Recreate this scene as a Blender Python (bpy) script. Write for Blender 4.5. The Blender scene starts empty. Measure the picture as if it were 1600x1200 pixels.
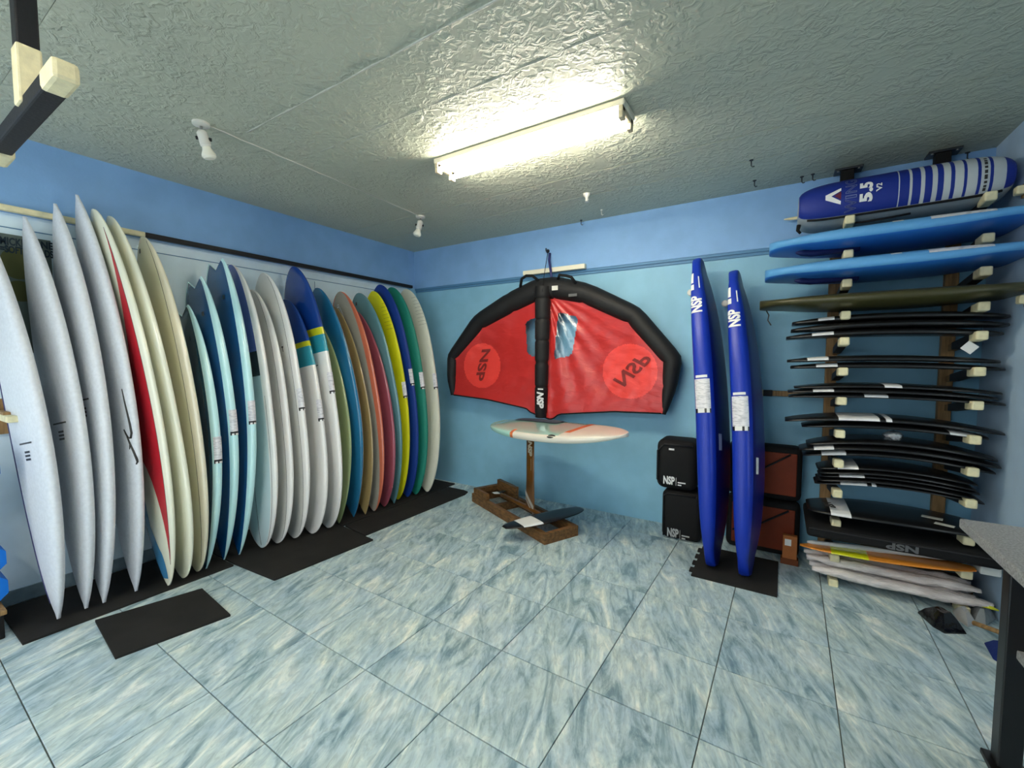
import bpy, bmesh, math, random
from mathutils import Vector, Matrix, noise as mnoise
random.seed(7)
scene = bpy.context.scene
COL = scene.collection
# ------------------------------------------------------------------ camera, world, exposure
CAM = Vector((3.71439, -3.798315, 1.427625))
PITCH, YAW, ROLL, FPX = 1.5119, 0.5573, 0.0003, 671.0
cd = bpy.data.cameras.new('camera')
cam = bpy.data.objects.new('camera', cd); COL.objects.link(cam)
RM = Matrix.Rotation(YAW, 3, 'Z') @ Matrix.Rotation(PITCH, 3, 'X') @ Matrix.Rotation(ROLL, 3, 'Z')
cam.matrix_world = Matrix.Translation(CAM) @ RM.to_4x4()
cd.sensor_fit = 'HORIZONTAL'; cd.sensor_width = 36.0; cd.lens = 36.0 * FPX / 1600.0
cd.clip_start = 0.02
scene.camera = cam
world = bpy.data.worlds.new('world'); scene.world = world; world.use_nodes = True
bg = world.node_tree.nodes['Background']
bg.inputs[0].default_value = (0.90, 0.97, 1.0, 1); bg.inputs[1].default_value = 1.2
scene.view_settings.view_transform = 'Standard'; scene.view_settings.look = 'None'
scene.view_settings.gamma = 1.0; scene.view_settings.use_curve_mapping = False
scene.view_settings.exposure = 1.12
TUBE_STRENGTH = 40.0
H, ZB, XR, YF = 2.6865, 2.2545, 4.77, -5.2     # ceiling, beam underside, right wall, front of the modelled room

def at(u, v, ax, val):
    """the point of the room plane (axis ax = val) seen at a spot of the photograph"""
    d = RM @ Vector(((u - 800) / FPX, (600 - v) / FPX, -1.0))
    t = (val - CAM[ax]) / d[ax]
    return CAM + d * t

# ------------------------------------------------------------------ materials
def lin(c):
    def f(x):
        x /= 255.0
        return x / 12.92 if x <= 0.04045 else ((x + 0.055) / 1.055) ** 2.4
    return (f(c[0]), f(c[1]), f(c[2]), 1.0)
MATS = {}
def mat(name, c, rough=0.5, spec=0.5, bump=0.0, bscale=40.0, var=0.0, vscale=6.0, metal=0.0, coat=0.0, emit=None, alpha=1.0, trans=0.0, stretch=None):
    if name in MATS: return MATS[name]
    m = bpy.data.materials.new(name); m.use_nodes = True
    nt = m.node_tree; b = nt.nodes['Principled BSDF']
    b.inputs['Base Color'].default_value = lin(c); b.inputs['Roughness'].default_value = rough
    b.inputs['Specular IOR Level'].default_value = spec; b.inputs['Metallic'].default_value = metal
    b.inputs['Coat Weight'].default_value = coat
    b.inputs['Alpha'].default_value = alpha; b.inputs['Transmission Weight'].default_value = trans
    if emit:
        b.inputs['Emission Color'].default_value = lin(emit[0]); b.inputs['Emission Strength'].default_value = emit[1]
    if bump or var:
        tc = nt.nodes.new('ShaderNodeTexCoord'); src = tc.outputs['Object']
        if stretch:
            mp = nt.nodes.new('ShaderNodeMapping'); mp.inputs['Scale'].default_value = stretch
            nt.links.new(src, mp.inputs[0]); src = mp.outputs[0]
    if bump:
        n = nt.nodes.new('ShaderNodeTexNoise'); n.inputs['Scale'].default_value = bscale; n.inputs['Detail'].default_value = 4
        bp = nt.nodes.new('ShaderNodeBump'); bp.inputs['Strength'].default_value = bump; bp.inputs['Distance'].default_value = 0.01
        nt.links.new(src, n.inputs['Vector']); nt.links.new(n.outputs[0], bp.inputs['Height']); nt.links.new(bp.outputs[0], b.inputs['Normal'])
    if var:
        n2 = nt.nodes.new('ShaderNodeTexNoise'); n2.inputs['Scale'].default_value = vscale; n2.inputs['Detail'].default_value = 3
        nt.links.new(src, n2.inputs['Vector'])
        r = nt.nodes.new('ShaderNodeValToRGB')
        lo = tuple(max(0, x * (1 - var)) for x in c); hi = tuple(min(255, x * (1 + var)) for x in c)
        r.color_ramp.elements[0].position = 0.35; r.color_ramp.elements[0].color = lin(lo)
        r.color_ramp.elements[1].position = 0.65; r.color_ramp.elements[1].color = lin(hi)
        nt.links.new(n2.outputs[0], r.inputs[0]); nt.links.new(r.outputs[0], b.inputs['Base Color'])
    MATS[name] = m
    return m

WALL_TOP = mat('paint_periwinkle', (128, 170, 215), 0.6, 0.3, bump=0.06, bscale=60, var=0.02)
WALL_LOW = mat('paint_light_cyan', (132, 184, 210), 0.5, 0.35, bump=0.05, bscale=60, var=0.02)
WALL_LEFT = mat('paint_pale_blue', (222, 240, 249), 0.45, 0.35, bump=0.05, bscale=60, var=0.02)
WALL_R = mat('paint_right_lightened', (178, 204, 228), 0.6, 0.3, bump=0.05, bscale=60, var=0.02)  # base colour paled to stand in for light this wall lacks
BEAM_LIP = mat('paint_lip_blue', (80, 128, 166), 0.5, 0.3)
GROUT = mat('grout', (118, 122, 116), 0.8, 0.2, bump=0.2, bscale=200)
CREAM = mat('cream_wrap', (226, 216, 176), 0.6, 0.3, bump=0.1, bscale=120, var=0.04, vscale=30)
PAD = mat('black_tape', (22, 22, 26), 0.6, 0.4, bump=0.1, bscale=90)
WOOD = mat('rack_wood', (150, 118, 78), 0.6, 0.3, bump=0.1, bscale=30, var=0.14, vscale=10, stretch=(6, 6, 0.6))
DWOOD = mat('stand_wood', (108, 76, 42), 0.55, 0.35, bump=0.15, bscale=40, var=0.18, vscale=8, stretch=(1, 6, 8))
BLACK = mat('black_fabric', (20, 20, 21), 0.75, 0.25, bump=0.12, bscale=300)
BLACKG = mat('black_carbon', (16, 16, 17), 0.35, 0.5, bump=0.03, bscale=60)
RUBBER = mat('rubber_mat', (38, 37, 36), 0.85, 0.2, bump=0.15, bscale=250, var=0.08, vscale=5)
WHITE = mat('white_print', (232, 232, 230), 0.5, 0.3)
WHITEP = mat('white_plastic', (216, 214, 204), 0.4, 0.4)
METAL = mat('dark_metal', (70, 72, 74), 0.4, 0.5, metal=0.8)
STEEL = mat('steel', (150, 152, 150), 0.35, 0.5, metal=0.9)

def paper_mat():
    m = bpy.data.materials.new('sticker_paper'); m.use_nodes = True; nt = m.node_tree; b = nt.nodes['Principled BSDF']
    tc = nt.nodes.new('ShaderNodeTexCoord')
    mp = nt.nodes.new('ShaderNodeMapping'); mp.inputs['Scale'].default_value = (30, 30, 150)
    n = nt.nodes.new('ShaderNodeTexNoise'); n.inputs['Scale'].default_value = 1.0; n.inputs['Detail'].default_value = 2
    r = nt.nodes.new('ShaderNodeValToRGB')
    r.color_ramp.elements[0].position = 0.36; r.color_ramp.elements[0].color = lin((190, 190, 196))
    r.color_ramp.elements[1].position = 0.52; r.color_ramp.elements[1].color = lin((226, 224, 228))
    nt.links.new(tc.outputs['Object'], mp.inputs[0]); nt.links.new(mp.outputs[0], n.inputs['Vector'])
    nt.links.new(n.outputs[0], r.inputs[0]); nt.links.new(r.outputs[0], b.inputs['Base Color'])
    b.inputs['Roughness'].default_value = 0.35
    return m
PAPER = paper_mat()

def ceiling_mat():
    m = bpy.data.materials.new('stucco'); m.use_nodes = True; nt = m.node_tree; b = nt.nodes['Principled BSDF']
    b.inputs['Base Color'].default_value = lin((182, 186, 168)); b.inputs['Roughness'].default_value = 0.5
    b.inputs['Specular IOR Level'].default_value = 0.35
    tc = nt.nodes.new('ShaderNodeTexCoord')
    n1 = nt.nodes.new('ShaderNodeTexNoise'); n1.inputs['Scale'].default_value = 24; n1.inputs['Detail'].default_value = 3; n1.inputs['Distortion'].default_value = 0.9
    n2 = nt.nodes.new('ShaderNodeTexNoise'); n2.inputs['Scale'].default_value = 5; n2.inputs['Detail'].default_value = 2
    r1 = nt.nodes.new('ShaderNodeValToRGB'); r1.color_ramp.elements[0].position = 0.42; r1.color_ramp.elements[1].position = 0.62
    mul = nt.nodes.new('ShaderNodeMath'); mul.operation = 'MULTIPLY'
    r2 = nt.nodes.new('ShaderNodeValToRGB'); r2.color_ramp.elements[0].position = 0.3; r2.color_ramp.elements[1].position = 0.6
    bp = nt.nodes.new('ShaderNodeBump'); bp.inputs['Strength'].default_value = 0.48; bp.inputs['Distance'].default_value = 0.014
    for n in (n1, n2): nt.links.new(tc.outputs['Object'], n.inputs['Vector'])
    nt.links.new(n1.outputs[0], r1.inputs[0]); nt.links.new(n2.outputs[0], r2.inputs[0])
    nt.links.new(r1.outputs[0], mul.inputs[0]); nt.links.new(r2.outputs[0], mul.inputs[1])
    nt.links.new(mul.outputs[0], bp.inputs['Height']); nt.links.new(bp.outputs[0], b.inputs['Normal'])
    return m
STUCCO = ceiling_mat()

def tile_mat():
    m = bpy.data.materials.new('marble_tile'); m.use_nodes = True; nt = m.node_tree; b = nt.nodes['Principled BSDF']
    tc = nt.nodes.new('ShaderNodeTexCoord'); oi = nt.nodes.new('ShaderNodeObjectInfo')
    rnd = nt.nodes.new('ShaderNodeMath'); rnd.operation = 'MULTIPLY'; rnd.inputs[1].default_value = 57.0
    nt.links.new(oi.outputs['Random'], rnd.inputs[0])
    cmb = nt.nodes.new('ShaderNodeCombineXYZ'); nt.links.new(rnd.outputs[0], cmb.inputs[0]); nt.links.new(rnd.outputs[0], cmb.inputs[2])
    add = nt.nodes.new('ShaderNodeVectorMath'); add.operation = 'ADD'
    mp0 = nt.nodes.new('ShaderNodeMapping'); mp0.inputs['Rotation'].default_value = (0, 0, -0.36)
    nt.links.new(tc.outputs['Object'], mp0.inputs[0])
    nt.links.new(mp0.outputs[0], add.inputs[0]); nt.links.new(cmb.outputs[0], add.inputs[1])
    def streak(sx, sy, det, dist, rough=0.6):
        mp = nt.nodes.new('ShaderNodeMapping'); mp.inputs['Scale'].default_value = (sx, sy, 1)
        nt.links.new(add.outputs[0], mp.inputs[0])
        n = nt.nodes.new('ShaderNodeTexNoise'); n.inputs['Scale'].default_value = 1.0; n.inputs['Detail'].default_value = det
        n.inputs['Distortion'].default_value = dist; n.inputs['Roughness'].default_value = rough
        nt.links.new(mp.outputs[0], n.inputs['Vector']); return n
    n1 = streak(11, 2.6, 6, 1.4, 0.62); n2 = streak(30, 9, 6, 1.6, 0.7); n3 = streak(5, 5, 3, 0.2)
    r1 = nt.nodes.new('ShaderNodeValToRGB')
    e = r1.color_ramp.elements; e[0].position = 0.34; e[0].color = lin((128, 156, 166)); e[1].position = 0.68; e[1].color = lin((246, 249, 240))
    k = e.new(0.47); k.color = lin((186, 206, 210)); k = e.new(0.56); k.color = lin((206, 222, 220))
    r2 = nt.nodes.new('ShaderNodeValToRGB')
    e = r2.color_ramp.elements; e[0].position = 0.38; e[0].color = (0.5, 0.55, 0.57, 1); e[1].position = 0.56; e[1].color = (1, 1, 1, 1)
    r3 = nt.nodes.new('ShaderNodeValToRGB')
    e = r3.color_ramp.elements; e[0].position = 0.35; e[0].color = (0.80, 0.88, 1.0, 1); e[1].position = 0.65; e[1].color = (1, 1, 0.97, 1)
    nt.links.new(n1.outputs[0], r1.inputs[0]); nt.links.new(n2.outputs[0], r2.inputs[0]); nt.links.new(n3.outputs[0], r3.inputs[0])
    mx = nt.nodes.new('ShaderNodeMixRGB'); mx.blend_type = 'MULTIPLY'; mx.inputs[0].default_value = 0.55
    mx2 = nt.nodes.new('ShaderNodeMixRGB'); mx2.blend_type = 'MULTIPLY'; mx2.inputs[0].default_value = 0.7
    nt.links.new(r1.outputs[0], mx.inputs[1]); nt.links.new(r2.outputs[0], mx.inputs[2])
    nt.links.new(mx.outputs[0], mx2.inputs[1]); nt.links.new(r3.outputs[0], mx2.inputs[2])
    nt.links.new(mx2.outputs[0], b.inputs['Base Color'])
    b.inputs['Roughness'].default_value = 0.32; b.inputs['Specular IOR Level'].default_value = 0.4
    return m
TILE = tile_mat()

def clear_mat(name, tint, gloss=0.12, rough=0.08, bump=0.0, bscale=30):
    m = bpy.data.materials.new(name); m.use_nodes = True; nt = m.node_tree
    nt.nodes.remove(nt.nodes['Principled BSDF']); out = nt.nodes['Material Output']
    t = nt.nodes.new('ShaderNodeBsdfTransparent'); t.inputs[0].default_value = tint
    g = nt.nodes.new('ShaderNodeBsdfGlossy'); g.inputs['Roughness'].default_value = rough
    mx = nt.nodes.new('ShaderNodeMixShader'); mx.inputs[0].default_value = gloss
    nt.links.new(t.outputs[0], mx.inputs[1]); nt.links.new(g.outputs[0], mx.inputs[2]); nt.links.new(mx.outputs[0], out.inputs[0])
    if bump:
        tc = nt.nodes.new('ShaderNodeTexCoord')
        n = nt.nodes.new('ShaderNodeTexNoise'); n.inputs['Scale'].default_value = bscale; n.inputs['Detail'].default_value = 4
        bp = nt.nodes.new('ShaderNodeBump'); bp.inputs['Strength'].default_value = bump; bp.inputs['Distance'].default_value = 0.02
        nt.links.new(tc.outputs['Object'], n.inputs['Vector'])
        nt.links.new(n.outputs[0], bp.inputs['Height']); nt.links.new(bp.outputs[0], g.inputs['Normal'])
    return m
GLASS = clear_mat('window_glass', (0.95, 0.98, 0.98, 1))
FILM = clear_mat('clear_film', (0.93, 0.96, 1.0, 1), 0.14, 0.2, 0.8, 14)
WRAP = clear_mat('plastic_wrap', (0.82, 0.82, 0.84, 1), 0.30, 0.25, 1.0, 40)

# ------------------------------------------------------------------ object helpers
ORG = {}
def V(*a): return Vector(a)
def link(o, parent=None, origin=None):
    COL.objects.link(o)
    if parent is not None:
        o.parent = parent
    return o
def mk(name, verts, faces, mats, parent=None, origin=None, fm=None, smooth=False, auto=None):
    """one mesh object from world-space verts; its own origin, or the origin of the thing it is a part of"""
    org = Vector(origin) if origin is not None else (ORG[parent.name] if parent is not None else Vector((0, 0, 0)))
    me = bpy.data.meshes.new(name)
    me.from_pydata([tuple(Vector(v) - org) for v in verts], [], faces)
    if not isinstance(mats, (list, tuple)): mats = [mats]
    for m in mats: me.materials.append(m)
    if fm: me.polygons.foreach_set('material_index', fm)
    if smooth: me.polygons.foreach_set('use_smooth', [True] * len(me.polygons))
    me.update()
    if auto is not None:
        me.polygons.foreach_set('use_smooth', [True] * len(me.polygons)); me.set_sharp_from_angle(angle=auto)
    o = bpy.data.objects.new(name, me); COL.objects.link(o)
    if parent is not None:
        o.parent = parent; o.location = org - ORG[parent.name]
    else: o.location = org
    ORG[o.name] = org
    return o
def tag(o, label=None, cat=None, group=None, kind=None):
    if label: o['label'] = label
    if cat: o['category'] = cat
    if group: o['group'] = group
    if kind: o['kind'] = kind
    return o
def thing(name, label, cat, loc, group=None):
    o = bpy.data.objects.new(name, None); COL.objects.link(o); o.location = loc; o.empty_display_size = 0.1
    ORG[o.name] = Vector(loc)
    return tag(o, label, cat, group)
class MB:
    def __init__(s): s.v = []; s.f = []; s.m = []
    def add(s, vs, fs, mi=0):
        b = len(s.v); s.v += [Vector(x) for x in vs]; s.f += [tuple(i + b for i in f) for f in fs]; s.m += [mi] * len(fs); return s
    def box(s, lo, hi, mi=0, M=None):
        x0, y0, z0 = lo; x1, y1, z1 = hi
        vs = [V(x, y, z) for z in (z0, z1) for x, y in ((x0, y0), (x1, y0), (x1, y1), (x0, y1))]
        if M is not None: vs = [M @ v for v in vs]
        return s.add(vs, [(3, 2, 1, 0), (4, 5, 6, 7), (0, 1, 5, 4), (1, 2, 6, 5), (2, 3, 7, 6), (3, 0, 4, 7)], mi)
    def bbox(s, lo, hi, bev=0.01, mi=0, M=None, seg=2):
        bm = bmesh.new(); bmesh.ops.create_cube(bm, size=1)
        lo = Vector(lo); hi = Vector(hi); c = (lo + hi) / 2; d = hi - lo
        for v in bm.verts: v.co = Vector((v.co.x * d.x, v.co.y * d.y, v.co.z * d.z)) + c
        bmesh.ops.bevel(bm, geom=list(bm.edges), offset=bev, segments=seg, profile=0.5, affect='EDGES')
        bm.verts.index_update()
        vs = [v.co.copy() for v in bm.verts]
        if M is not None: vs = [M @ v for v in vs]
        s.add(vs, [tuple(v.index for v in f.verts) for f in bm.faces], mi); bm.free(); return s
    def tube(s, pts, r, n=10, mi=0, cap=True, sx=1.0):
        pts = [Vector(p) for p in pts]; rs = r if isinstance(r, (list, tuple)) else [r] * len(pts)
        rings = []; up = None
        for i, p in enumerate(pts):
            t = (pts[min(i + 1, len(pts) - 1)] - pts[max(i - 1, 0)]).normalized()
            if up is None:
                up = V(0, 0, 1) if abs(t.z) < 0.9 else V(0, 1, 0)
            a = t.cross(up).normalized(); bdir = a.cross(t).normalized(); up = bdir
            rings.append([p + (a * math.cos(2 * math.pi * k / n) + bdir * math.sin(2 * math.pi * k / n) * sx) * rs[i] for k in range(n)])
        vs = [v for rg in rings for v in rg]; fs = []
        for i in range(len(rings) - 1):
            for k in range(n):
                fs.append((i * n + k, i * n + (k + 1) % n, (i + 1) * n + (k + 1) % n, (i + 1) * n + k))
        if cap:
            fs.append(tuple(range(n))[::-1]); fs.append(tuple((len(rings) - 1) * n + k for k in range(n)))
        return s.add(vs, fs, mi)
    def lathe(s, prof, c, ax=None, n=20, mi=0):
        """prof: (radius, along axis)"""
        ax = (ax or V(0, 0, 1)).normalized(); a = ax.orthogonal().normalized(); b = ax.cross(a)
        vs = [Vector(c) + ax * h + (a * math.cos(2 * math.pi * k / n) + b * math.sin(2 * math.pi * k / n)) * r for r, h in prof for k in range(n)]
        fs = [(i * n + k, i * n + (k + 1) % n, (i + 1) * n + (k + 1) % n, (i + 1) * n + k) for i in range(len(prof) - 1) for k in range(n)]
        fs.append(tuple(range(n))[::-1]); fs.append(tuple((len(prof) - 1) * n + k for k in range(n)))
        return s.add(vs, fs, mi)
    def prism(s, poly, z0, z1, mi=0):
        n = len(poly)
        vs = [V(p[0], p[1], z0) for p in poly] + [V(p[0], p[1], z1) for p in poly]
        fs = [tuple(range(n))[::-1], tuple(range(n, 2 * n))] + [(i, (i + 1) % n, n + (i + 1) % n, n + i) for i in range(n)]
        return s.add(vs, fs, mi)
    def build(s, name, mats, parent=None, origin=None, smooth=False, auto=None):
        if origin is None and parent is None and s.v:
            xs = [v.x for v in s.v]; ys = [v.y for v in s.v]; zs = [v.z for v in s.v]
            origin = ((min(xs) + max(xs)) / 2, (min(ys) + max(ys)) / 2, min(zs))
        return mk(name, s.v, s.f, mats, parent, origin, s.m, smooth, auto)

def frame(origin, xdir, ydir):
    x = Vector(xdir).normalized(); y = Vector(ydir); y = (y - x * y.dot(x)).normalized(); z = x.cross(y)
    M = Matrix((x, y, z)).transposed().to_4x4(); M.translation = Vector(origin); return M
def text(name, s, size, material, M, parent, bold=0.0, shear=0.0, width=None, mirror=False, warp=None, outline=False, extr=0.0006):
    """lettering as flat raised print; M maps the text plane into the room"""
    cu = bpy.data.curves.new('lettering', 'FONT'); cu.body = s; cu.size = size; cu.align_x = 'CENTER'; cu.align_y = 'CENTER'
    cu.offset = bold; cu.shear = shear; cu.extrude = extr; cu.resolution_u = 3
    if outline: cu.fill_mode = 'NONE'; cu.bevel_depth = size * 0.02; cu.bevel_resolution = 0; cu.extrude = 0
    o = bpy.data.objects.new('lettering', cu); COL.objects.link(o)
    dg = bpy.context.evaluated_depsgraph_get(); me = bpy.data.meshes.new_from_object(o.evaluated_get(dg))
    bpy.data.objects.remove(o); vs = [v.co.copy() for v in me.vertices]; fs = [tuple(p.vertices) for p in me.polygons]
    bpy.data.meshes.remove(me); bpy.data.curves.remove(cu)
    if width and vs:
        w = max(v.x for v in vs) - min(v.x for v in vs)
        for v in vs: v.x *= width / w
    if mirror:
        for v in vs: v.y = -v.y
        fs = [f[::-1] for f in fs]
    if warp:
        bm = bmesh.new(); bvs = [bm.verts.new(v) for v in vs]
        for f in fs:
            try: bm.faces.new([bvs[i] for i in f])
            except ValueError: pass
        bmesh.ops.triangulate(bm, faces=list(bm.faces))
        for _ in range(3):
            le = [e for e in bm.edges if e.calc_length() > 0.014]
            if le: bmesh.ops.subdivide_edges(bm, edges=le, cuts=1); bmesh.ops.triangulate(bm, faces=list(bm.faces))
        bm.verts.index_update(); vs = [v.co.copy() for v in bm.verts]; fs = [tuple(v.index for v in f.verts) for f in bm.faces]; bm.free()
    vs = [(warp(v) if warp else M @ v) for v in vs]
    return mk(name, vs, fs, material, parent)

# ------------------------------------------------------------------ the room
S = 0.45; TA = -0.0174; TO = V(3.7434 * S, -6.6444 * S, 0)
fl = MB().box((-0.1, YF, -0.10), (XR + 0.1, 0.1, -0.008)).build('floor', GROUT, origin=(2.3, -2.3, -0.1)); tag(fl, kind='structure')
def clip(poly, f):
    out = []
    for i, p in enumerate(poly):
        q = poly[(i + 1) % len(poly)]; a, b = f(p), f(q)
        if a >= 0: out.append(p)
        if (a >= 0) != (b >= 0):
            t = a / (a - b); out.append((p[0] + (q[0] - p[0]) * t, p[1] + (q[1] - p[1]) * t))
    return out
ca, sa = math.cos(TA), math.sin(TA); tile_full = None
for i in range(-5, 8):
    for j in range(-5, 8):
        g = 0.0022
        cs = [(i * S + g, j * S + g), (i * S + S - g, j * S + g), (i * S + S - g, j * S + S - g), (i * S + g, j * S + S - g)]
        P = [(TO.x + ca * x - sa * y, TO.y + sa * x + ca * y) for x, y in cs]
        Q = P
        for f in (lambda p: p[0] - 0.0, lambda p: XR - p[0], lambda p: -p[1], lambda p: p[1] - YF): Q = clip(Q, f) if len(Q) > 2 else []
        if len(Q) < 3: continue
        full = len(Q) == 4 and all(abs(a[0] - b[0]) + abs(a[1] - b[1]) < 1e-9 for a, b in zip(P, Q))
        c = (P[0][0], P[0][1], -0.008)
        if full and tile_full is not None:
            o = tile_full.copy(); COL.objects.link(o); o.parent = fl; o.location = Vector(c) - ORG['floor']
        else:
            n = len(Q); cen = V(sum(p[0] for p in Q) / n, sum(p[1] for p in Q) / n, 0)
            ins = [((p[0] - cen.x) * 0.993 + cen.x, (p[1] - cen.y) * 0.993 + cen.y) for p in Q]
            vs = [V(p[0], p[1], -0.008) for p in Q] + [V(p[0], p[1], -0.0012) for p in Q] + [V(p[0], p[1], 0.0) for p in ins]
            fs = [(k, (k + 1) % n, n + (k + 1) % n, n + k) for k in range(n)] + [(n + k, n + (k + 1) % n, 2 * n + (k + 1) % n, 2 * n + k) for k in range(n)] + [tuple(range(2 * n, 3 * n))]
            o = mk('tile', vs, fs, TILE, parent=fl, origin=c)
            if full: tile_full = o

# back wall: light lower face, deeper-blue beam above with a lip
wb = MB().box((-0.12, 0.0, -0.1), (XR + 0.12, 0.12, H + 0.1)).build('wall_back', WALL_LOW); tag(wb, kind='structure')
MB().box((0.0, -0.03, ZB), (XR, 0.0, H)).build('beam', WALL_TOP, wb)
MB().box((0.0, -0.024, ZB - 0.022), (XR, 0.0, ZB)).build('beam_lip', BEAM_LIP, wb); MB().box((0.0, -0.012, ZB - 0.045), (XR, 0.0, ZB - 0.022)).build('beam_lip', BEAM_LIP, wb)
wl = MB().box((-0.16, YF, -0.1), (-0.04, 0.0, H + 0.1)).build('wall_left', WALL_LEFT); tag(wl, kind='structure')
MB().box((-0.04, YF, ZB), (0.0, 0.0, H)).build('beam', WALL_TOP, wl)
MB().box((-0.04, -0.10, 0.0), (0.0, 0.0, ZB)).build('corner_post', WALL_LOW, wl)
for k, y in enumerate((-1.30, -2.52, -3.74)):
    MB().box((-0.0405, y - 0.002, 0.1), (-0.0385, y + 0.002, ZB - 0.1)).build('panel_joint', BEAM_LIP, wl)
MB().box((-0.04, YF, ZB - 0.085), (-0.036, -0.1, ZB - 0.08)).build('panel_joint', BEAM_LIP, wl)
bb = MB().box((-0.04, YF, 0.0), (-0.028, -0.1, 0.08)).build('baseboard_left', mat('base_tile', (120, 138, 146), 0.4, 0.4, var=0.12, vscale=9)); tag(bb, kind='structure')
# right wall with a louvred window just inside the frame's edge
WY0, WY1, WZ0, WZ1 = -0.80, -1.60, 0.55, 1.60
m = MB()
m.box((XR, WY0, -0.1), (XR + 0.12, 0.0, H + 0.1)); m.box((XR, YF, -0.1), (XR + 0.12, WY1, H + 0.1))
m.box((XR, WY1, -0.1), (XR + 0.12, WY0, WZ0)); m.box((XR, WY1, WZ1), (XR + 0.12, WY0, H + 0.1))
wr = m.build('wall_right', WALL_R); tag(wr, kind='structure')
wn = MB().box((XR - 0.01, WY1 - 0.03, WZ0 - 0.03), (XR + 0.06, WY0 + 0.03, WZ0)).box((XR - 0.01, WY1 - 0.03, WZ1), (XR + 0.06, WY0 + 0.03, WZ1 + 0.03))\
    .box((XR - 0.01, WY0, WZ0), (XR + 0.06, WY0 + 0.03, WZ1)).box((XR - 0.01, WY1 - 0.03, WZ0), (XR + 0.06, WY1, WZ1)).build('window_1', WHITEP); tag(wn, kind='structure')
for k in range(9):
    z = WZ0 + 0.06 + k * 0.117
    MB().box((-0.003, WY1 + 0.005, -0.058), (0.003, WY0 - 0.005, 0.058), M=Matrix.Translation((XR + 0.04, 0, z)) @ Matrix.Rotation(0.35, 4, 'Y')).build('pane', GLASS, wn)
# front part of the room behind the viewer: a wall, its wide unseen opening placed for fill light
m = MB().box((-0.16, YF - 0.12, -0.1), (0.3, YF, H + 0.1)).box((3.3, YF - 0.12, -0.1), (XR + 0.12, YF, H + 0.1)).box((0.3, YF - 0.12, 2.3), (3.3, YF, H + 0.1))
tag(m.build('wall_front', WALL_TOP), kind='structure')
# ceiling: stucco boards with joints
cl = MB().box((-0.16, YF - 0.12, H + 0.006), (XR + 0.12, 0.12, H + 0.1)).build('ceiling', mat('ceiling_joint', (112, 118, 116), 0.7, 0.2)); tag(cl, kind='structure')
ys = [0.0, -0.30, -0.60, -0.975, -1.40, -2.13, -2.482, -3.3, -4.2, YF]
for a, b in zip(ys, ys[1:]):
    gap = 0.0008 if a not in (-0.975, -0.60) else 0.012
    MB().box((0.0, b + (0.0008 if b != YF else 0), H), (XR, a - (gap if a != 0 else 0), H + 0.006)).build('panel', STUCCO, cl)
RIDGE = mat('stucco_ridge', (182, 184, 174), 0.5, 0.35, bump=0.5, bscale=90)
for y, r, x0, x1 in ((-2.482, 0.0075, 1.15, 3.6), (-2.13, 0.0055, 1.3, 3.2), (-0.30, 0.003, 1.6, 3.4)):
    pts = [V(x0 + (x1 - x0) * k / 24, y + 0.0015 * math.sin(k * 1.7), H + 0.002) for k in range(25)]
    MB().tube(pts, [r * (0.7 + 0.3 * math.sin(k * 2.1)) for k in range(25)], 6).build('ridge', RIDGE, cl, smooth=True)
# cream and black bar along the left beam
rl = thing('wall_rail', 'long padded wooden bar along the left wall beam, cream then black', 'rail', (0.02, -2.6, ZB))
def bar(y0, y1, name, material):
    return MB().bbox((0.0, y0, ZB - 0.004), (0.035, y1, ZB + 0.030), 0.006).build(name, material, rl)
yj = at(227, 352, 0, 0.035).y
tag(bar(-4.3, yj, 'cream_section', CREAM), 'cream padded section'); tag(bar(yj, -0.09, 'black_section', PAD), 'black taped section')

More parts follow.
